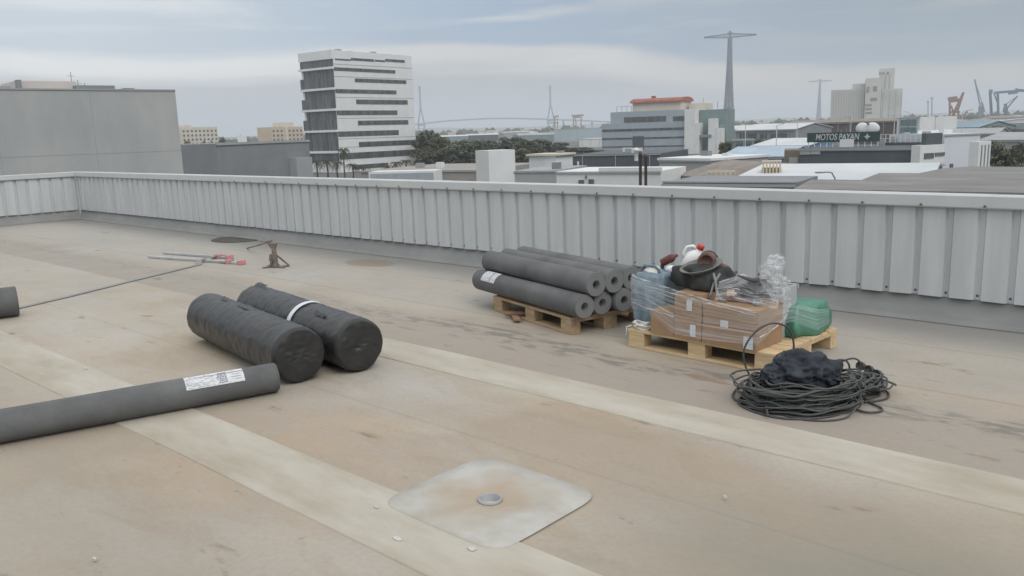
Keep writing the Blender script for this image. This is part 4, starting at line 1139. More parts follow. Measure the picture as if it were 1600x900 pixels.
for x, yt in ((1000.5, 236), (1009, 240)):
    p = xy(x, 80); z = D_(x, yt, 80).z; bm = new(); lathe(bm, [(.15, GZ), (.14, z - .3), (.19, z - .3), (.19, z), (0, z)], 10, Matrix.Translation((p.x, p.y, 0)))
    tag(obj('flue_pipe', bm, M['rust'], loc=(p.x, p.y, GZ)), 'brown flue pipe standing by the white wall, the ' + ('left' if x < 1005 else 'right') + ' of two', 'pipe', 'brown flue pipes')
p = xy(994, 126); z = D_(994, 232, 126).z
bm = new(); lathe(bm, [(.28, -3.4), (.28, z - .5), (.5, z - .4), (.5, z - .1), (0, z + .15)], 12, Matrix.Translation((p.x, p.y, 0))); tag(obj('roof_cowl', bm, M['w_white'], loc=(p.x, p.y, -3.4)), 'white cowl on the roof of the long dark building', 'cowl')

# --- stepped striped office with red curved roof
b = Bld('stepped_office', 'stepped grey office building with a red curved roof and white stair towers', 'office building', 940, 1071, 300, 288, 194, 20, M['w_bluegrey'])
b.box('upper_storey', b.uv(951, 177)[0], b.L, 1.5, 18, b.H - .02, b.uv(1066, 171)[1] , M['w_bluegrey'])
for ya, h in ((201.5, 4.5), (215, 4), (228, 4)): b.win(941, ya - (-1), 1069, ya + h - 3.5, M['glass'], name='ribbon_window')
zt_ = b.uv(1000, 188)[1]
b.box('ribbon_window', b.L * .26, b.L * .76, 1.35, 1.6, zt_ - .6, zt_ + 1.2, M['glass']); b.box('ribbon_window', b.L * .84, b.L * .985, 1.35, 1.6, zt_ - .6, zt_ + .9, M['glass'])
b.win(989, 213, 1006, 234, M['w_dark'], out=.3, name='entrance_bay')
Hu = b.uv(1066, 171)[1]
u0, u1 = b.uv(981, 170)[0], b.uv(1057, 170)[0]; zc = b.uv(1010, 160)[1]; zr_ = b.uv(1010, 152.5)[1]
b.box('penthouse', u0, u1, 4, 14, Hu - .02, zc, M['w_cream'])
bm = new(); n = 12; A = []; B_ = []
for i in range(n + 1):
    a = math.pi * i / n; yy = 9 - 6 * math.cos(a); z = zc + (zr_ - zc) * (math.sin(a) ** .8)
    A.append(bm.verts.new((u0 - .6, yy, z))); B_.append(bm.verts.new((u1 + .6, yy, z)))
bm.faces.new(A); bm.faces.new(B_[::-1])
for i in range(n): bm.faces.new((A[i], A[i + 1], B_[i + 1], B_[i]))
bm.faces.new((A[-1], A[0], B_[0], B_[-1])); obj('curved_roof', bm, M['w_red'], b.t)
b.box('chimney', b.L * .5, b.L * .5 + 1.2, 8, 9.2, zr_ - .3, b.uv(1012, 149)[1], M['w_red'])
zk = b.uv(1094, 160)[1]
b.box('rear_block', b.uv(1062, 160)[0], b.uv(1088, 160)[0], 9, 17, Hu - .02, zk, M['w_cream'])
bm = new(); zr1 = b.uv(965, 168)[1]
for u in (958, 966, 974, 981): uu = b.uv(u, 170)[0]; beam(bm, (uu, 3, Hu), (uu, 3, zr1 + .3), .12)
beam(bm, (b.uv(958, 170)[0], 3, zr1 + .3), (b.uv(981, 170)[0], 3, zr1 + .3), .12); obj('roof_railing', bm, M['steel'], b.t)
e1 = b.uv(1071, 200)[0]
def tow(xa, xb, yt, y0, m, name, d=8): 
    ua = b.uv(xa, hor(1090))[0]; ub = b.uv(xb, hor(1090))[0]; z = b.uv((xa + xb) / 2, yt)[1]; b.box(name, ua, ub, y0, y0 + d, 0, z, m)
tow(1071.4, 1088, 170.5, -1.2, M['w_white'], 'stair_tower', 10); tow(1088.2, 1094.5, 192, -1.2, M['w_white'], 'stair_tower', 10)
tow(1089, 1131, 171, 2.5, M['w_teal'], 'teal_core', 9); tow(1108, 1119.5, 185, -.8, M['w_white'], 'lift_tower', 3); tow(1119.7, 1129, 200, -.8, M['w_white'], 'lift_tower', 3.2)
b.win(1113, 210, 1117, 214, M['w_teal'], out=1.1, name='window')
for x, yt in ((1106, 158), (1083, 152)): u = b.uv(x, yt); bm = new(); beam(bm, (u[0], 10, Hu), (u[0], 10, u[1]), .15); obj('antenna', bm, M['steel'], b.t)

# --- pale waterfront sheds (behind the trees)
b = Bld('waterfront_shed', 'pale blue-green waterfront shed left of the striped office', 'shed', 866, 941, 620, 600, 202, 40, M['w_teal']); b.wall.data.materials[0] = mat('pale_aqua_cladding', (.42, .50, .52), .6, ns=.05, amt=.06)
b = Bld('waterfront_shed', 'long low green-roofed shed on the far waterfront in front of the bridge', 'shed', 808, 866, 640, 640, 211, 40, M['w_teal']); b.box('roof_edge', 0, b.L, -.3, .3, b.H - .4, b.H + 1.2, M['w_white'])
b = Bld('waterfront_shed', 'white lower shed in front of the pale blue-green one', 'shed', 905, 941, 420, 415, 217, 20, M['w_white'])

# --- middle distance, right of the striped office
def shed(label, xL, xR, DL, DR, yt, depth, rise, wm, rm, along=True, name='industrial_shed'):
    b = Bld(name, label, 'shed', xL, xR, DL, DR, yt, depth, wm); b.gable(rise, rm, along); return b
b = shed('white-roofed shed farthest left of the sheds right of the striped office', 1128, 1196, 300, 300, 203.5, 26, 1.2, M['w_grey'], M['w_wroof'])
b = shed('white-roofed shed with dark openings behind the blue building', 1150, 1243, 235, 228, 204.5, 24, 1.4, M['w_mid'], M['w_wroof'])
for i in range(5): b.win(1156 + i * 16, 209, 1166 + i * 16, 216, M['w_dark'], name='opening')
b = Bld('green_block', 'dark green-grey box building between trees right of the striped office', 'building', 1144, 1180, 190, 190, 219, 14, mat('green_grey_render', (.15, .20, .18), .8, ns=.2)); b.win(1150, 224, 1175, 236, M['w_dark'])
b = shed('shed with blue walls and white sheet roof, centre right', 1176, 1264, 165, 160, 229, 18, 1.1, M['w_blue'], M['w_wroof'])
b = shed('light blue sheet-roofed shed in front of the blue-walled one', 1128, 1228, 140, 136, 246, 14, 1.3, M['w_blue'], M['w_lblue'])
b = Bld('plant_room', 'brown block with pale doors at the left end of the dark signed building', 'building', 1227, 1250, 118, 118, 235, 8, mat('brown_panels', (.20, .16, .13), .8, ns=.3)); b.win(1233, 246, 1246, 258, M['w_grey'], name='door')
b = Bld('flat_roof_building', 'low grey building with a white flat roof edge left of the brown roofs', 'building', 1030, 1112, 118, 112, 250, 12, M['w_grey']); b.box('roof_slab', -.2, b.L + .2, -.2, 12.2, b.H - .02, b.H + .3, M['w_white'])
b = shed('shed with a brown fibre-cement roof, middle right', 1062, 1192, 92, 76, 275, 11, 1.35, M['w_grey'], M['w_brown'])
for _x0, _x1, _D, _y, _l in ((1192, 1223, 68, 262, 'small cream louvred rooftop structure beside the brown roof'), (1106, 1150, 56, 281, 'small cream louvred structure in front of the brown roof')):
  b = Bld('louvred_structure', _l, 'structure', _x0, _x1, _D, _D, _y, 2, M['w_cream'])
  for i in range(6): b.box('column', b.L * (.04 + i * .17), b.L * (.04 + i * .17) + .12, -.25, -.05, 0, b.H + .45, M['w_ochre'])
  b.box('top_rail', 0, b.L, -.28, -.02, b.H + .45, b.H + .58, M['w_cream'])
b = shed('large low shed with a bright white roof right of centre', 1136, 1452, 62, 60, 291, 26, .75, M['w_grey'], M['w_wroof'])
b = Bld('parapet_building', 'flat grey roof edge just beyond the parapet, centre right', 'building', 1036, 1246, 48, 46, 285, 6, M['w_mid']); b.box('coping', -.05, b.L + .05, -.06, .3, b.H - .01, b.H + .08, M['w_grey'])
b = shed('nearest grey fibre-cement roof at the right, just beyond the parapet', 1256, 1720, 44, 42, 300, 5, .26, M['w_grey'], M['w_gfib'])
b = shed('grey fibre-cement roof at the right, middle one of three stepped roofs', 1352, 1740, 49, 47, 290, 8, .24, M['w_grey'], M['w_gfib'])
b = shed('grey fibre-cement roof at the right, rearmost of three stepped roofs', 1443, 1760, 58, 55, 277, 9, .12, M['w_grey'], M['w_gfib'])
# lamp post
p = xy(1309, 58); zt = D_(1309, 268, 58).z
lt = thing('street_lamp', 'curved street lamp standing over the bright white roof', 'street lamp', (p.x, p.y, GZ), math.atan2(-.75, -.66), world=False); h = zt - GZ
bm = new(); tube(bm, [(0, 0, 0), (0, 0, h * .8), (.02, 0, h * .93), (.25, 0, h * .99), (.55, 0, h), (.95, 0, h * .995)], .05, 8); obj('pole', bm, M['steel'], lt)
bm = new(); blob(bm, (1.15, 0, h - .01), (.28, .10, .07), 1, .02, 1, 3); obj('lamp_head', bm, M['steel'], lt)

# --- dark building with rooftop sign
b = Bld('dark_building', 'long dark slate building carrying the rooftop shop sign', 'building', 1250, 1442, 112, 108, 232, 14, M['w_dark'])
b.win(1250, 236, 1266, 241.5, M['w_grey'], name='sign_strip'); b.win(1267, 235.5, 1282, 241, M['w_grey'], name='sign_strip'); b.box('fascia', 0, b.L, -.15, .1, b.H - .35, b.H + .05, M['w_mid'])
def text_obj(name, body, size, m, parent, loc, ext=.02, sx=1.0, shear=0.0):
    cu = bpy.data.curves.new(name, 'FONT'); cu.body = body; cu.size = size; cu.extrude = ext; cu.align_x = 'CENTER'; cu.align_y = 'CENTER'; cu.offset = size * .012; cu.shear = shear
    o = bpy.data.objects.new(name, cu); C.objects.link(o); bpy.context.view_layer.update()
    dg = bpy.context.evaluated_depsgraph_get(); me = bpy.data.meshes.new_from_object(o.evaluated_get(dg)); bpy.data.objects.remove(o)
    o = bpy.data.objects.new(name, me); C.objects.link(o); me.materials.append(m); o.parent = parent
    o.matrix_basis = Matrix.Translation(loc) @ Matrix.Rotation(R_(90), 4, 'X') @ Matrix.Diagonal((sx, 1, 1, 1)); return o
M['sign'] = mat('dark_green_sign_board', (.035, .065, .06), .6, ns=.5); M['letter'] = mat('pale_lettering', (.46, .48, .48), .6, ns=2, amt=.05)
s = Bld('shop_sign', 'dark green rooftop sign board with white lettering and a pale twin dome', 'sign', 1262, 1376, 116, 114, 206, .3, M['sign'], body=False)
zb_, zt2 = s.uv(1300, 222)[1], s.uv(1300, 207)[1]
s.box('sign_board', 0, s.L, 0, .25, zb_, zt2, M['sign'])
text_obj('lettering', 'MOTOS PAYAN', (zt2 - zb_) * .90, M['letter'], s.t, ((s.uv(1304, 214)[0]) + .3, -.03, (zb_ + zt2) / 2), .03, s.uv(1348, 214)[0] / 11.2 * 1.05 / max(.1, (zt2 - zb_) / 1.32) * 1.0, .15)
u = s.uv(1355, 214)[0]; bm = new(); zc2 = (zb_ + zt2) / 2
vs = [bm.verts.new((u + .4 * math.cos(a) * (1 if k % 2 == 0 else .45), -.04, zc2 + .4 * math.sin(a) * (1 if k % 2 == 0 else .45))) for k, a in enumerate([2 * math.pi * k / 8 + math.pi / 2 for k in range(8)])]
bm.faces.new(vs); r_ = bmesh.ops.extrude_face_region(bm, geom=list(bm.faces)); bmesh.ops.translate(bm, verts=[v for v in r_['geom'] if isinstance(v, bmesh.types.BMVert)], vec=(0, -.03, 0)); obj('star_mark', bm, M['letter'], s.t)
rf = b.H
for i in range(12): bm = new(); uu = s.L * (.02 + i * .087); beam(bm, (uu, .12, rf - .6), (uu, .12, zb_ + .05), .09); obj('post', bm, M['w_white'], s.t)
for k, (xa, r1) in enumerate(((1346, .80), (1361, .92))):
    uu, zz = s.uv(xa, 200); bm = new(); blob(bm, (uu, .5, zz - .05), (r1, .35, .72), k, .05, 1, 3); obj('pale_dome', bm, M['w_white'], s.t)
uu, zz = s.uv(1356, 194); bm = new(); blob(bm, (uu, .1, zz + .02), (.16, .14, .12), 3, .1, 1, 2); obj('dome_mark', bm, M['w_dark'], s.t)
for k, (xa, yt) in enumerate(((1314, 202), (1322, 199), (1328, 182))):
    uu, zz = s.uv(xa, yt); bm = new(); beam(bm, (uu, .12, zt2 - .05), (uu, .12, zz), .05); obj('mast', bm, M['steel'], s.t)
b3 = Bld('roof_platform', 'railed dark rooftop platform right of the shop sign', 'roof platform', 1376, 1442, 118, 116, 223, 6, M['w_dark'])
for i in range(9):
    bm = new(); uu = b3.L * (.02 + i * .119); beam(bm, (uu, 0.1, b3.H), (uu, 0.1, b3.H + 1.0), .07); obj('rail_post', bm, M['w_white'], b3.t)
for z in (.5, 1.0): b3.box('rail', 0, b3.L, .06, .13, b3.H + z, b3.H + z + .06, M['w_white'])
for i, (u, w, h) in enumerate(((.1, .12, .7), (.35, .1, 1.2), (.6, .18, .8), (.85, .1, 1.3))): b3.box('air_unit', u * b3.L, (u + w) * b3.L, 2, 3.5, b3.H - .01, b3.H + h, M['w_grey'])
b = Bld('white_annex', 'white annex with two dark windows at the right end of the dark building', 'building', 1441, 1479, 106, 109, 227, 1.2, M['w_white'])
b.win(1444, 239.5, 1458, 247, M['glass']); b.win(1461, 238.5, 1475, 243, M['glass']); b.box('rooftop_screen', b.L * .3, b.L * .98, .3, .9, b.H - .02, b.H + 1.3, M['w_dark'])
b = Bld('white_store', 'tall plain pale grey-white store left of the round dark tree', 'building', 1478, 1534, 114, 118, 209.5, 9, mat('pale_blue_white_cladding', (.58, .61, .65), .7, ns=.2, amt=.04)); b.win(1484, 256, 1488, 263)
b = Bld('white_columns', 'narrow white building with vertical fins beside the pale store', 'building', 1533, 1552, 106, 109, 221, 1.0, M['w_white'])
for i in range(3): b.box('fin_gap', b.L * (.2 + .28 * i), b.L * (.2 + .28 * i) + .25, -.06, .1, .5, b.H - .4, M['w_mid'])
b = Bld('grid_building', 'white-framed building with teal glass grid right of the silo', 'building', 1402, 1438, 235, 230, 184, 12, M['w_white'])
for i in range(3):
    for j in range(2): b.box('window', b.L * (.18 + .23 * i), b.L * (.18 + .23 * i + .2), -.15, .1, b.H - 2.1 - 1.9 * j, b.H - .5 - 1.9 * j, M['tglass'])
b = shed('very long shed with dark brown walls behind the shop sign', 1222, 1404, 270, 262, 194.5, 30, .8, M['w_brown'], M['w_brown']); b.wall.data.materials[0] = mat('dark_brown_cladding', (.11, .095, .09), .8, ns=.2)
b = shed('teal-roofed shed in front of the harbour cranes', 1440, 1530, 300, 290, 201, 20, 1.6, M['w_teal'], mat('teal_sheet_roof', (.20, .29, .33), .6, ns=.2))
b = shed('dark-roofed long shed at the right edge of the harbour', 1532, 1640, 310, 300, 204, 20, 1.8, M['w_dark'], M['w_dark'])
b = shed('grey shed behind the round dark tree at the right edge', 1534, 1660, 170, 165, 220, 16, 1.1, M['w_grey'], M['w_grey'])
b = shed('pale shed behind the white store', 1470, 1560, 200, 198, 211, 14, 1.0, M['w_grey'], M['w_grey'])
b = shed('low white shed in front of the teal-roofed shed', 1438, 1476, 160, 160, 212, 10, .6, M['w_white'], M['w_wroof'])

# --- small sheds and houses scattered through the industrial belt, each its own
rnd = random.Random(77)
mats_ = [M['w_white'], M['w_grey'], M['w_cream'], M['w_mid'], M['w_wroof'], M['w_brown'], M['w_teal'], M['w_dark']]
words = {0: 'white', 1: 'grey', 2: 'cream', 3: 'mid-grey', 4: 'bright white', 5: 'brown', 6: 'teal', 7: 'dark'}
for i in range(46):
    x = rnd.uniform(1132, 1640) if i < 30 else rnd.uniform(660, 930); D = rnd.uniform(340, 1100) if i < 30 else rnd.uniform(700, 1400)
    w = rnd.uniform(14, 50); hh2 = rnd.uniform(3.5, 7.5); k = rnd.randrange(8); wpx = w / D * 1300
    yt = hor(x) + (CAMH - (GZ + hh2)) / D * 1300
    b = Bld('far_shed', words[k] + ' low shed in the distant industrial belt', 'shed', x, x + wpx, D, D * rnd.uniform(.97, 1.03), yt, rnd.uniform(10, 25), mats_[k], 'small sheds of the distant industrial belt')
    b.gable(rnd.uniform(.5, 1.6), mats_[rnd.choice([0, 1, 4, 5, 4])], rnd.random() < .6)
# far town on the shore: nobody could count it
bm = new(); rnd = random.Random(5)
for i in range(520):
    x = rnd.uniform(330, 1640); D = rnd.uniform(1150, 1480) if x > 650 else rnd.uniform(1250, 1480); p = xy(x, D); w = rnd.uniform(8, 30); h = rnd.choice((4, 6, 8, 9, 10))
    mx = Matrix.Translation((p.x, p.y, GZ)) @ Matrix.Rotation(rnd.uniform(0, 3), 4, 'Z'); bx(bm, -w / 2, w / 2, -5, 5, 0, h, mx)
tag(obj('distant_town', bm, M['w_cream']), 'mass of low pale houses along the far waterfront', 'town', kind='stuff')
bm = new()
for i in range(700):
    x = rnd.uniform(330, 1640); D = rnd.uniform(1100, 1500); p = xy(x, D); blob_r = rnd.uniform(4, 9)
    r = bmesh.ops.create_icosphere(bm, subdivisions=1, radius=blob_r, matrix=Matrix.Translation((p.x, p.y, GZ + blob_r * .5)))
    for v in r['verts']: v.co += Vector((noise.noise(v.co * .3), noise.noise(v.co * .3 + Vector((9, 0, 0))), noise.noise(v.co * .3 + Vector((0, 9, 0))))) * blob_r * .5
tag(obj('distant_trees', bm, M['leafA']), 'dark band of far-off trees along the waterfront', 'trees', kind='stuff')

# --- silo
b = Bld('grain_silo', 'massive pale concrete grain silo with a tall head tower on the skyline', 'silo', 1297, 1349, 830, 830, 141, 60, M['w_silo'], xt=1297)
def sb(xa, xb, yt, y0, d, name='silo_block', m=None): b.box(name, b.uv(xa, 180)[0], b.uv(xb, 180)[0], y0, y0 + d, 0, b.uv((xa + xb) / 2, yt)[1], m or M['w_silo'])
sb(1330.3, 1350, 130, 12, 40); M['w_silo2'] = mat('pale_silo_concrete', (.52, .52, .475), .85, ns=.05, amt=.05); sb(1350.3, 1375, 122.5, -4, 50, m=M['w_silo2']); sb(1371.5, 1395, 106.5, 6, 14, 'head_tower', M['w_silo2']); sb(1375.5, 1407.5, 139, -3, 60, m=mat('silo_side', (.50, .52, .48), .8, ns=.05))
zt3 = b.uv(1383, 108)[1]; 
for i in range(1, 13): b.box('silo_groove', b.L * i / 13, b.L * i / 13 + .5, -.15, .1, 1, b.H - 1, M['w_grey'])
for i in range(4): b.box('silo_groove', b.uv(1379, 160)[0] + i * 5, b.uv(1379, 160)[0] + i * 5 + .5, -3.15, -2.9, 1, b.uv(1390, 143)[1], M['w_grey'])
for xa, xb, ya, yb in ((1354, 1358, 136, 145), (1364, 1370, 135, 143), (1360, 1370, 153, 158), (1352, 1362, 163, 166), (1352, 1362, 169, 172), (1352, 1362, 175, 178)):
    u0, z1 = b.uv(xa, ya); u1, z0 = b.uv(xb, yb); b.box('window', u0, u1, -4.2, -3.9, z0, z1, M['w_mid'])
for xa in (1374, 1379, 1386): u0, z1 = b.uv(xa, 112); b.box('window', u0, u0 + 1.8, 5.8, 6.1, z1 - 2.4, z1, M['w_mid'])
for xa in (1377, 1383.5, 1390): u0, z1 = b.uv(xa, 116); b.box('tower_rib', u0, u0 + .8, 5.7, 6.1, 10, z1, M['w_grey'])

# --- power pylons of the bay: tapered lattice shaft and a long cross arm
def pylon(label, x, D, ytop, arm):
    p = xy(x, D); zt = D_(x, ytop, D).z; H = zt - GZ; az = math.atan2(p.y, p.x)
    t = thing('power_pylon', label, 'pylon', (p.x, p.y, GZ), az - math.pi / 2, 'giant lattice power pylons', world=False)
    N = 10; LV = 26; bm = new(); rad_ = lambda f: H * (.046 * (1 - f) ** 1.5 + .017)
    pts = [[Vector((rad_(i / LV * .96) * math.cos(2 * math.pi * (k + .5 * (i % 2)) / N), rad_(i / LV * .96) * math.sin(2 * math.pi * (k + .5 * (i % 2)) / N), H * .96 * i / LV)) for k in range(N)] for i in range(LV + 1)]
    th = H * .0105
    for i in range(LV):
        for k in range(N):
            beam(bm, pts[i][k], pts[i + 1][k], th); beam(bm, pts[i][k], pts[i + 1][(k - 1) % N] if i % 2 == 0 else pts[i + 1][(k + 1) % N], th); beam(bm, pts[i][k], pts[i][(k + 1) % N], th * .8)
    obj('lattice_shaft', bm, M['pyl'], t)
    bm = new(); lathe(bm, [(H * .012, 0), (H * .010, H * .97), (0, H * .97)], 10); obj('lift_shaft', bm, M['pyl'], t)
    bm = new(); za = H * .955; n = 14
    for s_ in (-1, 1):
        for i in range(n):
            f0, f1 = i / n, (i + 1) / n; x0, x1 = s_ * arm * f0, s_ * arm * f1; hh = lambda f: H * (.035 * (1 - f) + .006); b0 = lambda f: za + H * .012 * f
            for yy in (-1, 1):
                w = H * .012 * yy
                beam(bm, (x0, w * (1 - f0 * .7), b0(f0)), (x1, w * (1 - f1 * .7), b0(f1)), H * .009); beam(bm, (x0, w * (1 - f0 * .7), b0(f0) + hh(f0)), (x1, w * (1 - f1 * .7), b0(f1) + hh(f1)), H * .009)
                beam(bm, (x0, w * (1 - f0 * .7), b0(f0)), (x1, w * (1 - f1 * .7), b0(f1) + hh(f1)), H * .006)
    obj('cross_arm', bm, M['pyl'], t)
    bm = new(); beam(bm, (0, 0, H * .96), (0, 0, H * 1.025), H * .02); beam(bm, (-H * .03, 0, H), (H * .03, 0, H), H * .012); obj('top_cage', bm, M['pyl'], t)
pylon('nearer and larger giant lattice pylon with a long cross arm, behind the striped office', 1138.3, 1440, 52, 41)
pylon('smaller and farther giant lattice pylon with a cross arm, left of the silo', 1279, 3100, 125, 38)

# --- cable-stayed bridge
DB = 3440
bt = thing('cable_stayed_bridge', 'long cable-stayed bridge with two tall pylons on the horizon', 'bridge', xy(757, DB))
P0, P1 = xy(659, DB), xy(861, DB * .99); dB = (P1 - P0).normalized(); 
def deckz(s): return 0  # placeholder
def dz(x, y): return D_(x, y, DB).z
bm = new(); pts = [(300, 219), (380, 214.5), (450, 210), (560, 202), (657, 193.5), (700, 189), (757, 185.5), (800, 185), (861, 186.5), (900, 188), (950, 190.5), (1060, 194)]
V = [Vector((*xy(x, DB).xy, D_(x, y, DB).z)) for x, y in pts]
for a, c in zip(V, V[1:]): beam(bm, a, c, 30, 5.0)
obj('deck', bm, M['bridge'], bt)
for a, c in zip(pts, pts[1:]):
    for s_ in range(2):
        x = a[0] + (c[0] - a[0]) * s_ / 2; y = a[1] + (c[1] - a[1]) * s_ / 2
        if 655 < x < 865: continue
        p = xy(x, DB); bm = new(); beam(bm, (p.x, p.y, GZ), (p.x, p.y, dz(x, y) - 2), 6, 5); obj('pier', bm, M['bridge'], bt)
for xc, yt, yd in ((659, 134.5, 193.5), (861, 134, 186.5)):
    p = xy(xc, DB); zt4 = dz(xc - 4, yt); zd = dz(xc, yd); fw_ = p.normalized(); sd = Vector((-fw_.y, fw_.x, 0)); sd = (dB * .80 + Vector((dB.y, -dB.x, 0)) * .3).normalized()
    top_ = Vector((p.x, p.y, zt4)); sp_z = zd + (zt4 - zd) * .40; bm = new(); q = Vector((p.x, p.y, sp_z))
    beam(bm, q, top_, 8, 8, 8)
    for s_ in (-1, 1):
        a = Vector((p.x, p.y, zd - 6)) + sd * s_ * 15; beam(bm, a, q + sd * s_ * 2, 6, 6, 6)
        beam(bm, Vector((p.x, p.y, GZ)) + sd * s_ * 5, a, 7, 7, 6)
    beam(bm, Vector((p.x, p.y, zd - 5)) - sd * 15, Vector((p.x, p.y, zd - 5)) + sd * 15, 5, 5)
    obj('bridge_pylon', bm, M['bridge'], bt)

# --- roof plant, gutters and doors of the nearer buildings: each a part of its building
rnd = random.Random(31)
for root in [o for o in list(C.objects) if o.type == 'EMPTY' and o.get('category') in ('building', 'shed', 'warehouse', 'house')]:
    wl = [c for c in root.children if c.name.split('.')[0] == 'wall']
    if not wl: continue
    vs = [v.co for v in wl[0].data.vertices]; x0, x1 = min(v.x for v in vs), max(v.x for v in vs); y1 = max(v.y for v in vs); h = max(v.z for v in vs)
    dist = root.location.length; Lx = x1 - x0
    if dist > 700 or Lx < 4 or root.name.startswith('white_block') : continue
    gab = any(c.name.startswith('roof') and not c.name.startswith('roof_') and not c.name.startswith('rooftop') for c in root.children)
    def P_(nm, *a, m=None):
        bm = new(); bx(bm, *a); obj(nm, bm, m or M['w_mid'], root)
    if not root.name.startswith('grey_building'):
        P_('gutter', x0 - .05, x1 + .05, -.32 if gab else -.16, -.13 if gab else -.06, h - .22, h - .07, m=M['w_grey'])
        for u in ((.12, .5, .88) if dist > 125 else ()): P_('downpipe', x0 + Lx * u, x0 + Lx * u + .12, -.14, -.03, 0, h - .2, m=M['w_grey'])
    if not gab:
        for k in range(min(5, int(Lx / 7) + 1)):
            u = rnd.uniform(.08, .85); w = rnd.uniform(.7, 1.6); yy = rnd.uniform(.15, .7) * y1
            if 95 < dist < 160: P_('air_unit', x0 + Lx * u, x0 + Lx * u + w, yy, yy + .8, h, h + rnd.uniform(.5, 1.0), m=rnd.choice([M['w_grey'], M['w_white'], M['w_mid']]))
    elif dist > 70:
        for k in range(min(6, int(Lx / 8))):
            u = (k + .5) / max(1, int(Lx / 8)); P_('window', x0 + Lx * u - .9, x0 + Lx * u + .9, -.06, .05, h - 1.8, h - .9, m=M['glass'])
# street lamps and poles among the sheds
for i, (x, D, hgt) in enumerate([(1165, 180, 9.5), (1214, 150, 9), (1246, 210, 10), (1398, 200, 10), (1462, 175, 9.5), (1504, 190, 10.5), (1120, 160, 9), (1330, 240, 10), (1420, 260, 11)]):
    p = xy(x, D); bm = new(); lathe(bm, [(.13, 0), (.07, hgt), (0, hgt)], 8); lp = thing('light_pole', 'thin grey street light pole among the buildings beyond the parapet', 'light pole', (p.x, p.y, GZ), i * 1.3, 'street light poles between the buildings', world=False)
    obj('pole', bm, M['steel'], lp); bm = new(); beam(bm, (0, 0, hgt), (1.3, 0, hgt + .25), .08); beam(bm, (1.2, 0, hgt + .22), (1.8, 0, hgt + .28), .22, .1); obj('lamp_arm', bm, M['steel'], lp)
# --- harbour cranes
def crane(name, label, cx_, D, m, lines, w=1.4, group=None):
    p = xy(cx_, D); t = thing(name, label, 'crane', (p.x, p.y, GZ), 0, group)
    fwv = p.normalized()
    def q(x, y, off=0):
        d = ray(x, y); o = Vector((0, 0, CAMH)); tt = ((p + fwv * off) - o).dot(fwv) / d.dot(fwv); r = o + d * tt
        r.z = max(r.z, GZ); return r
    bm = new()
    for ln in lines:
        (x0, y0), (x1, y1) = ln[0], ln[1]; k = ln[2] if len(ln) > 2 else 1; pair = ln[3] if len(ln) > 3 else 0
        for off in ((-pair, pair) if pair else (0,)): beam(bm, q(x0, y0, off), q(x1, y1, off), w * k)
    obj('crane_frame', bm, m, t); return t, q
gB = hor
cl = lambda x: hor(x) + 1300 * 9.65 / 1000
crane('harbour_crane', 'dull red harbour crane with a slanted jib near the right edge', 1492, 1000, M['c_red'], [((1484, 196), (1484, 156), 1.6, 5), ((1500, 196), (1496, 168), 1.5, 5), ((1484, 158), (1500, 156), 2.5), ((1488, 182), (1505, 145), 1.8), ((1497, 172), (1506, 144), 1.2), ((1481, 155), (1496, 153), 3), ((1484, 175), (1500, 175), 1.6), ((1484, 188), (1496, 165), 1.2), ((1486, 165), (1495, 190), 1.2), ((1483, 190), (1502, 190), 3), ((1500, 186), (1512, 174), 1.5)], 1.3, 'harbour cranes')
crane('harbour_crane', 'tall thin pale teal crane mast in the harbour', 1528, 1050, M['c_grey'], [((1523, 124), (1532, 168), 1.2), ((1532, 166), (1532, 196), 3.2), ((1534, 160), (1538, 175), 1.5), ((1530, 176), (1537, 176), 3), ((1524, 128), (1536, 166), .6)], 1.3, 'harbour cranes')
crane('gantry_crane', 'big blue-grey gantry crane with a horizontal boom at the right edge', 1570, 1000, M['c_blue'], [((1553, 145), (1605, 141), 1.8), ((1559, 146), (1560, 196), 1.8, 6), ((1547, 143), (1550, 196), 2.0), ((1545, 143), (1551, 143), 3), ((1575, 145), (1590, 143), 3), ((1586, 140), (1600, 142), 2), ((1560, 165), (1553, 145), 1), ((1549, 180), (1560, 180), 1.6)], 1.3, 'harbour cranes')
crane('harbour_crane', 'small dark blue jib crane below the gantry boom', 1572, 980, M['c_blue'], [((1571, 196), (1571, 162), 2.4), ((1571, 172), (1590, 150), 1), ((1567, 172), (1575, 172), 3.2), ((1570, 164), (1588, 152), .6)], 1.3, 'harbour cranes')
crane('lattice_mast', 'thin grey mast in the harbour right of the silo, taller of two', 1456, 1200, M['c_blue'], [((1456, 152), (1456, 194), .9), ((1453, 153), (1459, 153), .6)], 1.2, 'thin harbour masts')
crane('lattice_mast', 'thin grey mast in the harbour right of the silo, shorter of two', 1450, 1200, M['c_blue'], [((1450, 157), (1450, 194), .8), ((1448, 160), (1452, 160), .6)], 1.2, 'thin harbour masts')
crane('excavator_crane', 'yellow crane machinery in front of the harbour masts', 1471, 420, M['c_yellow'], [((1465, 190), (1478, 192), 2.2), ((1467, 187), (1467, 193), 1.6), ((1471, 193), (1476, 188), 1.2), ((1471, 194), (1471, 206), 1)], .9)
crane('gantry_crane', 'pale buff portal crane in front of the bridge, left of the striped office', 903, 1100, M['c_buff'], [((896, 181), (896, 204), 1.6, 4), ((908, 181), (908, 204), 1.6, 4), ((893, 181), (912, 180), 2.0), ((899, 181), (899, 190), 1), ((897, 183), (906, 183), 2)], 1.1, 'harbour cranes')
crane('harbour_crane', 'buff orange crane in front of the right-hand bridge pylon', 869, 1100, M['c_buff'], [((867, 182), (867, 204), 1.8), ((871, 184), (871, 204), 1.2), ((864, 183), (873, 181), 1.8), ((858, 192), (873, 192), 1.2)], 1.1, 'harbour cranes')

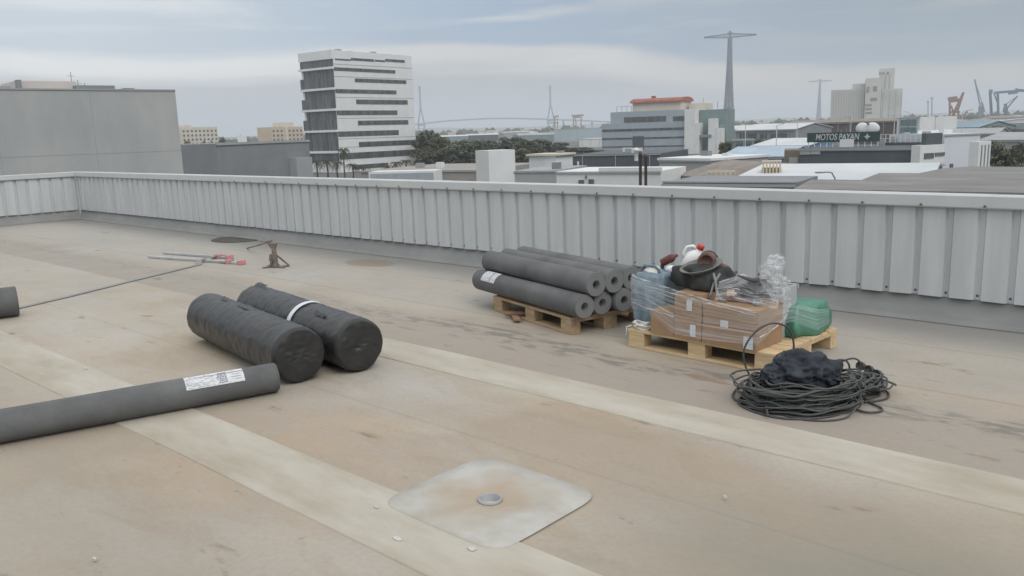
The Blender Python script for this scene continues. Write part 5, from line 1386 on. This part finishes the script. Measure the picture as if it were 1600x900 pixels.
# --- trees
def crown_mesh(seed, squat=1.0, n=3600, leaf=.024):
    rnd = random.Random(seed); bm = new(); cl_ = []
    for i in range(34):
        a = rnd.uniform(0, 6.28); r = .34 * math.sqrt(rnd.random()); z = rnd.uniform(.20, .88); k = 1 - abs(z - .55) * 1.1
        cl_.append((Vector((r * math.cos(a) * k * 1.15, r * math.sin(a) * k * 1.15, z)), rnd.uniform(.09, .17)))
    for i in range(n):
        c, s = rnd.choice(cl_); d = Vector((rnd.gauss(0, 1), rnd.gauss(0, 1), rnd.gauss(0, 1))).normalized(); p = c + d * s * rnd.uniform(.55, 1.08); p.z = c.z + (p.z - c.z) * .8
        nn = (d + Vector((rnd.gauss(0, .5), rnd.gauss(0, .5), rnd.gauss(0, .5)))).normalized(); u = nn.orthogonal().normalized(); v = nn.cross(u); l = leaf * rnd.uniform(.6, 1.5)
        bm.faces.new([bm.verts.new(p + u * l * a_ + v * l * b_) for a_, b_ in ((-1, -.6), (1, -.6), (.7, .7), (-.6, .8))])
    me = bpy.data.meshes.new('crown'); bm.to_mesh(me); bm.free(); return me, cl_
protos = []
for k in range(4):
    me, cl_ = crown_mesh(40 + k); me.materials.append((M['leafA'], M['leafB'], M['leafC'], M['leafD'])[k])
    bm = new(); tube(bm, [(0, 0, 0), (.01, 0, .2), (0, .01, .42)], .02, 7, rs=[.028, .02, .016])
    for c, s in cl_[:9]: tube(bm, [(0, .005, .30), tuple(c * .6 + Vector((0, 0, .16))), tuple(c)], .008, 5, rs=[.012, .008, .003])
    mt = bpy.data.meshes.new('trunk'); bm.to_mesh(mt); bm.free(); mt.materials.append(M['bark']); protos.append((me, mt))
def tree(x, D, ytop, wpx, k, label, group='trees beyond the roof', rz=0):
    p = xy(x, D); H = D_(x, ytop, D).z - GZ; w = wpx / 1300 * D / .86
    t = thing('broadleaf_tree', label, 'tree', (p.x, p.y, GZ), rz, group, world=False); t.scale = (w, w, H / .97)
    for nm, me in (('crown', protos[k % 4][0]), ('trunk', protos[k % 4][1])):
        o = bpy.data.objects.new(nm, me); C.objects.link(o); o.parent = t
rnd = random.Random(3)
tl = [(668, 240, 208, 34), (655, 250, 211, 26), (684, 236, 212, 30), (700, 250, 219, 34), (716, 262, 219, 36), (733, 255, 217, 34), (726, 235, 226, 38), (705, 232, 228, 36), (748, 270, 222, 34), (764, 262, 221, 32), (782, 270, 221, 34), (800, 265, 218, 36), (815, 250, 221, 32), (833, 262, 218, 36), (846, 268, 220, 34), (858, 275, 223, 30), (872, 290, 226, 28), (812, 225, 232, 30), (692, 222, 234, 30), (660, 228, 228, 30), (755, 230, 236, 30),
      (905, 300, 233, 34), (925, 300, 232, 30), (888, 290, 230, 26)]
tl.sort(); ORD = ['leftmost', 'second', 'third', 'fourth', 'fifth', 'sixth', 'seventh', 'eighth', 'ninth', 'tenth', 'eleventh', 'twelfth', 'thirteenth', 'fourteenth', 'fifteenth', 'sixteenth', 'seventeenth', 'eighteenth', 'nineteenth', 'twentieth', 'twenty-first', 'twenty-second', 'twenty-third', 'rightmost']
for i, (x, D, yt, w) in enumerate(tl):
    tree(x, D, yt - 2 + [0, 3, -2, 2, -1, 4][i % 6], w * [1.4, 1.2, 1.5, 1.25][i % 4], i, ('dark broadleaf tree, ' + ORD[i] + (' from the left' if 0 < i < 23 else '') + ' in the dense row right of the white tower'), 'dense row of trees right of the white tower', rnd.uniform(0, 6))
for i, (x, D, yt, w, lab) in enumerate([(300, 150, 243, 22, 'dark tree beside the small dark doorway block on the left'), (333, 230, 219, 14, 'dark tree behind the small doorway block'), (347, 260, 215, 16, 'dark tree over the grey warehouse roof, below the skyline'), (292, 320, 219, 12, 'small dark tree beneath the pale beige apartment block'), (318, 330, 220, 14, 'dark tree right below the pale beige apartment block'),
        (1576, 132, 219, 52, 'round dark tree near the right edge beside the white finned building'), (1600, 136, 228, 40, 'dark tree cut by the right edge of the picture'),
        (1137, 205, 220, 26, 'dark tree right beside the white stair towers of the striped office'), (1188, 200, 216, 24, 'dark tree between the green-grey box and the blue-walled shed'), (1203, 205, 222, 22, 'smaller dark tree behind the blue-walled shed'),
        (1516, 300, 205, 30, 'low dark tree in front of the harbour cranes'), (1555, 290, 196, 36, 'dark tree under the gantry crane'), (1575, 280, 199, 34, 'dark tree right of the one under the gantry crane')]):
    tree(x, D, yt, w, i, lab)
# palms
def palm_proto(seed):
    rnd = random.Random(seed); bm = new(); tube(bm, [(0, 0, 0), (.05, 0, .5), (0, 0, 1.0)], .03, 8, rs=[.05, .035, .032])
    mt = bpy.data.meshes.new('trunk'); bm.to_mesh(mt); bm.free(); mt.materials.append(M['bark'])
    bm = new()
    for k in range(34):
        a = 2 * math.pi * k / 34 + rnd.uniform(-.15, .15); up = rnd.uniform(-.35, 1.2); L = rnd.uniform(.34, .44); P = []
        for s in range(8):
            f = s / 7; P.append(Vector((L * f * math.cos(a) * math.cos(up * .5), L * f * math.sin(a) * math.cos(up * .5), 1 + L * (math.sin(up) * f - .95 * f * f))))
        side = Vector((-math.sin(a), math.cos(a), 0))
        for s in range(7):
            w = .05 * math.sin(math.pi * (.12 + .85 * s / 7)); q0, q1 = P[s], P[s + 1]
            for sg in (-1, 1):
                for h in range(2):
                    c = q0.lerp(q1, h * .5); tip = c + side * sg * w * 1.3 + (q1 - q0) * 1.1 + Vector((0, 0, -w * .9)); bm.faces.new([bm.verts.new(c), bm.verts.new(c + (q1 - q0) * .35), bm.verts.new(tip)])
    mc = bpy.data.meshes.new('crown'); bm.to_mesh(mc); bm.free(); mc.materials.append(M['palm']); return mt, mc
pps = [palm_proto(1), palm_proto(2)]
for i, (x, D, yc, cw) in enumerate([(491, 178, 253, 24), (507, 172, 252, 26), (524, 182, 255, 24), (535, 170, 236, 20), (547, 176, 258, 22), (564, 178, 260, 26), (616, 176, 255, 22), (632, 182, 252, 24), (602, 190, 260, 20)]):
    p = xy(x, D); H = D_(x, yc, D).z - GZ; w = cw / 1300 * D / .72
    t = thing('palm_tree', ('tallest slim palm at the foot of the white tower' if i == 3 else 'short palm, ' + ORD[[0, 1, 2, 0, 3, 4, 6, 7, 5][i]] + (' from the left' if i else '') + ' of the short palms by the white tower'), 'palm', (p.x, p.y, GZ), i * 1.7, 'palms at the foot of the white tower', world=False); t.scale = (w, w, H)
    for nm, me in (('trunk', pps[i % 2][0]), ('crown', pps[i % 2][1])):
        o = bpy.data.objects.new(nm, me); C.objects.link(o); o.parent = t
# ------------------------------------------------------------------ haze, light, sky, camera
HZ = 2.8e-4
bm = new(); bx(bm, -7300, 7300, -7300, 7300, GZ - 1.5, 168)
m = bpy.data.materials.new('air'); m.use_nodes = True; nt = m.node_tree; nt.nodes.remove(nt.nodes['Principled BSDF'])
v = nt.nodes.new('ShaderNodeVolumePrincipled'); v.inputs['Density'].default_value = HZ; v.inputs['Color'].default_value = (.86, .90, .95, 1); v.inputs['Anisotropy'].default_value = 0
nt.links.new(v.outputs[0], nt.nodes['Material Output'].inputs['Volume'])
tag(obj('haze', bm, m), kind='stuff')

SUN_EL, SUN_AZ = 46.0, -18.0        # azimuth of the sun from +x towards +y
sv = Vector((math.cos(R_(SUN_EL)) * math.cos(R_(SUN_AZ)), math.cos(R_(SUN_EL)) * math.sin(R_(SUN_AZ)), math.sin(R_(SUN_EL))))
ld = bpy.data.lights.new('sun', 'SUN'); ld.energy = 1.25; ld.angle = R_(32); ld.color = (1.0, .965, .92)
lo = bpy.data.objects.new('sun', ld); C.objects.link(lo); lo.rotation_euler = (-sv).to_track_quat('-Z', 'Y').to_euler()

w = bpy.data.worlds.new('World'); sc.world = w; w.use_nodes = True; nt = w.node_tree; L = nt.links; bg = nt.nodes['Background']
ST = .10; bg.inputs['Strength'].default_value = ST
sky = nt.nodes.new('ShaderNodeTexSky'); sky.sky_type = 'NISHITA'; sky.sun_disc = False; sky.sun_elevation = R_(SUN_EL); sky.sun_rotation = R_(90 - SUN_AZ)
sky.dust_density = 3.0
geo = nt.nodes.new('ShaderNodeTexCoord'); sp = nt.nodes.new('ShaderNodeSeparateXYZ'); L.new(geo.outputs['Generated'], sp.inputs[0])
def mth(op, a, b_):
    q = nt.nodes.new('ShaderNodeMath'); q.operation = op
    for i, vv in enumerate((a, b_)):
        if isinstance(vv, (int, float)): q.inputs[i].default_value = vv
        else: L.new(vv, q.inputs[i])
    return q.outputs[0]
def wn(scale, st, off, det=5):
    mp = nt.nodes.new('ShaderNodeMapping'); mp.inputs['Scale'].default_value = st; mp.inputs['Location'].default_value = (off, off, off); L.new(geo.outputs['Generated'], mp.inputs[0])
    n = nt.nodes.new('ShaderNodeTexNoise'); n.inputs['Scale'].default_value = scale; n.inputs['Detail'].default_value = det; n.inputs['Distortion'].default_value = .3; L.new(mp.outputs[0], n.inputs['Vector']); return n.outputs['Fac']
n1 = wn(2.2, (1, 1, 7), 1.0, 4); n2 = wn(5.5, (1, 1, 9), 4.0, 6); n3 = wn(3.0, (1, 1, 10), 8.0, 6)
rv = ROT @ Vector((1, 0, 0)); dp = nt.nodes.new('ShaderNodeVectorMath'); dp.operation = 'DOT_PRODUCT'; L.new(geo.outputs['Generated'], dp.inputs[0]); dp.inputs[1].default_value = rv
s_ = mth('ADD', dp.outputs['Value'], .5)                        # 0 at the left of the view, 1 at its right
def ss(v, a, b_, c=0.0, d=1.0):
    n = nt.nodes.new('ShaderNodeMapRange'); n.interpolation_type = 'SMOOTHSTEP'
    for k, vv in ((1, a), (2, b_), (3, c), (4, d)): n.inputs[k].default_value = vv
    L.new(v, n.inputs[0]); return n.outputs[0]
def lin(c): return tuple((x / 255 / 12.92 if x <= 10 else ((x / 255 + .055) / 1.055) ** 2.4) for x in c)
KS = 1.0
def ramp(cols):
    r = nt.nodes.new('ShaderNodeValToRGB'); L.new(s_, r.inputs['Fac']); e = r.color_ramp.elements
    for i, (p_, c_) in enumerate(cols):
        q = e[i] if i < 2 else e.new(p_)
        q.position = p_; q.color = (*[cc / ST * KS for cc in lin(c_)], 1)
    return r.outputs['Color']
low = ramp([(.05, (194, 200, 203)), (.5, (190, 194, 198)), (.9, (174, 176, 174))])
brt = ramp([(.05, (246, 248, 248)), (.5, (228, 227, 226)), (.9, (194, 192, 184))])
upp = ramp([(.05, (208, 220, 229)), (.45, (166, 186, 208)), (.9, (150, 167, 181))])
ze = nt.nodes.new('ShaderNodeRGB'); ze.outputs[0].default_value = (1.14 / ST, 1.16 / ST, 1.19 / ST, 1)
def mixc(f, a, c):
    n = nt.nodes.new('ShaderNodeMix'); n.data_type = 'RGBA'
    if isinstance(f, float): n.inputs[0].default_value = f
    else: L.new(f, n.inputs[0])
    L.new(a, n.inputs[6]); L.new(c, n.inputs[7]); return n.outputs[2]
ctr = ss(s_, .55, .85, .080, .050)
dd = mth('ADD', mth('SUBTRACT', sp.outputs[2], ctr), mth('ADD', mth('MULTIPLY', mth('SUBTRACT', n1, .5), .055), mth('MULTIPLY', mth('SUBTRACT', n2, .5), .022)))
col = mixc(ss(dd, -.028, -.004), low, brt)
col = mixc(ss(dd, .004, .022), col, upp)
wisp = mth('MULTIPLY', ss(n3, .47, .66), ss(dd, .01, .05, 0, .60)); col = mixc(wisp, col, brt)
shade = mth('MULTIPLY', ss(n1, .52, .34), .22); blk = nt.nodes.new('ShaderNodeRGB'); blk.outputs[0].default_value = (.30 / ST, .33 / ST, .37 / ST, 1); col = mixc(shade, col, blk.outputs[0])
col = mixc(ss(sp.outputs[2], .22, .65), col, ze.outputs[0])
mixn = nt.nodes.new('ShaderNodeMix'); mixn.data_type = 'RGBA'; mixn.inputs[0].default_value = .93; L.new(sky.outputs[0], mixn.inputs[6]); L.new(col, mixn.inputs[7])
L.new(mixn.outputs[2], bg.inputs['Color'])

cam = bpy.data.cameras.new('camera'); co = bpy.data.objects.new('camera', cam); C.objects.link(co); sc.camera = co
cam.lens = F / 1600 * 36; cam.sensor_width = 36; cam.clip_start = .05; cam.clip_end = 30000
co.matrix_world = Matrix.Translation((0, 0, CAMH)) @ ROT.to_4x4()
sc.view_settings.view_transform = 'Standard'; sc.view_settings.look = 'None'; sc.view_settings.exposure = 0.0; sc.view_settings.gamma = 1
sc.render.resolution_x = 1024; sc.render.resolution_y = 576
sc.cycles.volume_bounces = 1; sc.cycles.max_bounces = 6; sc.cycles.transparent_max_bounces = 12
for o in sc.objects:
    if '_w' in o: del o['_w']
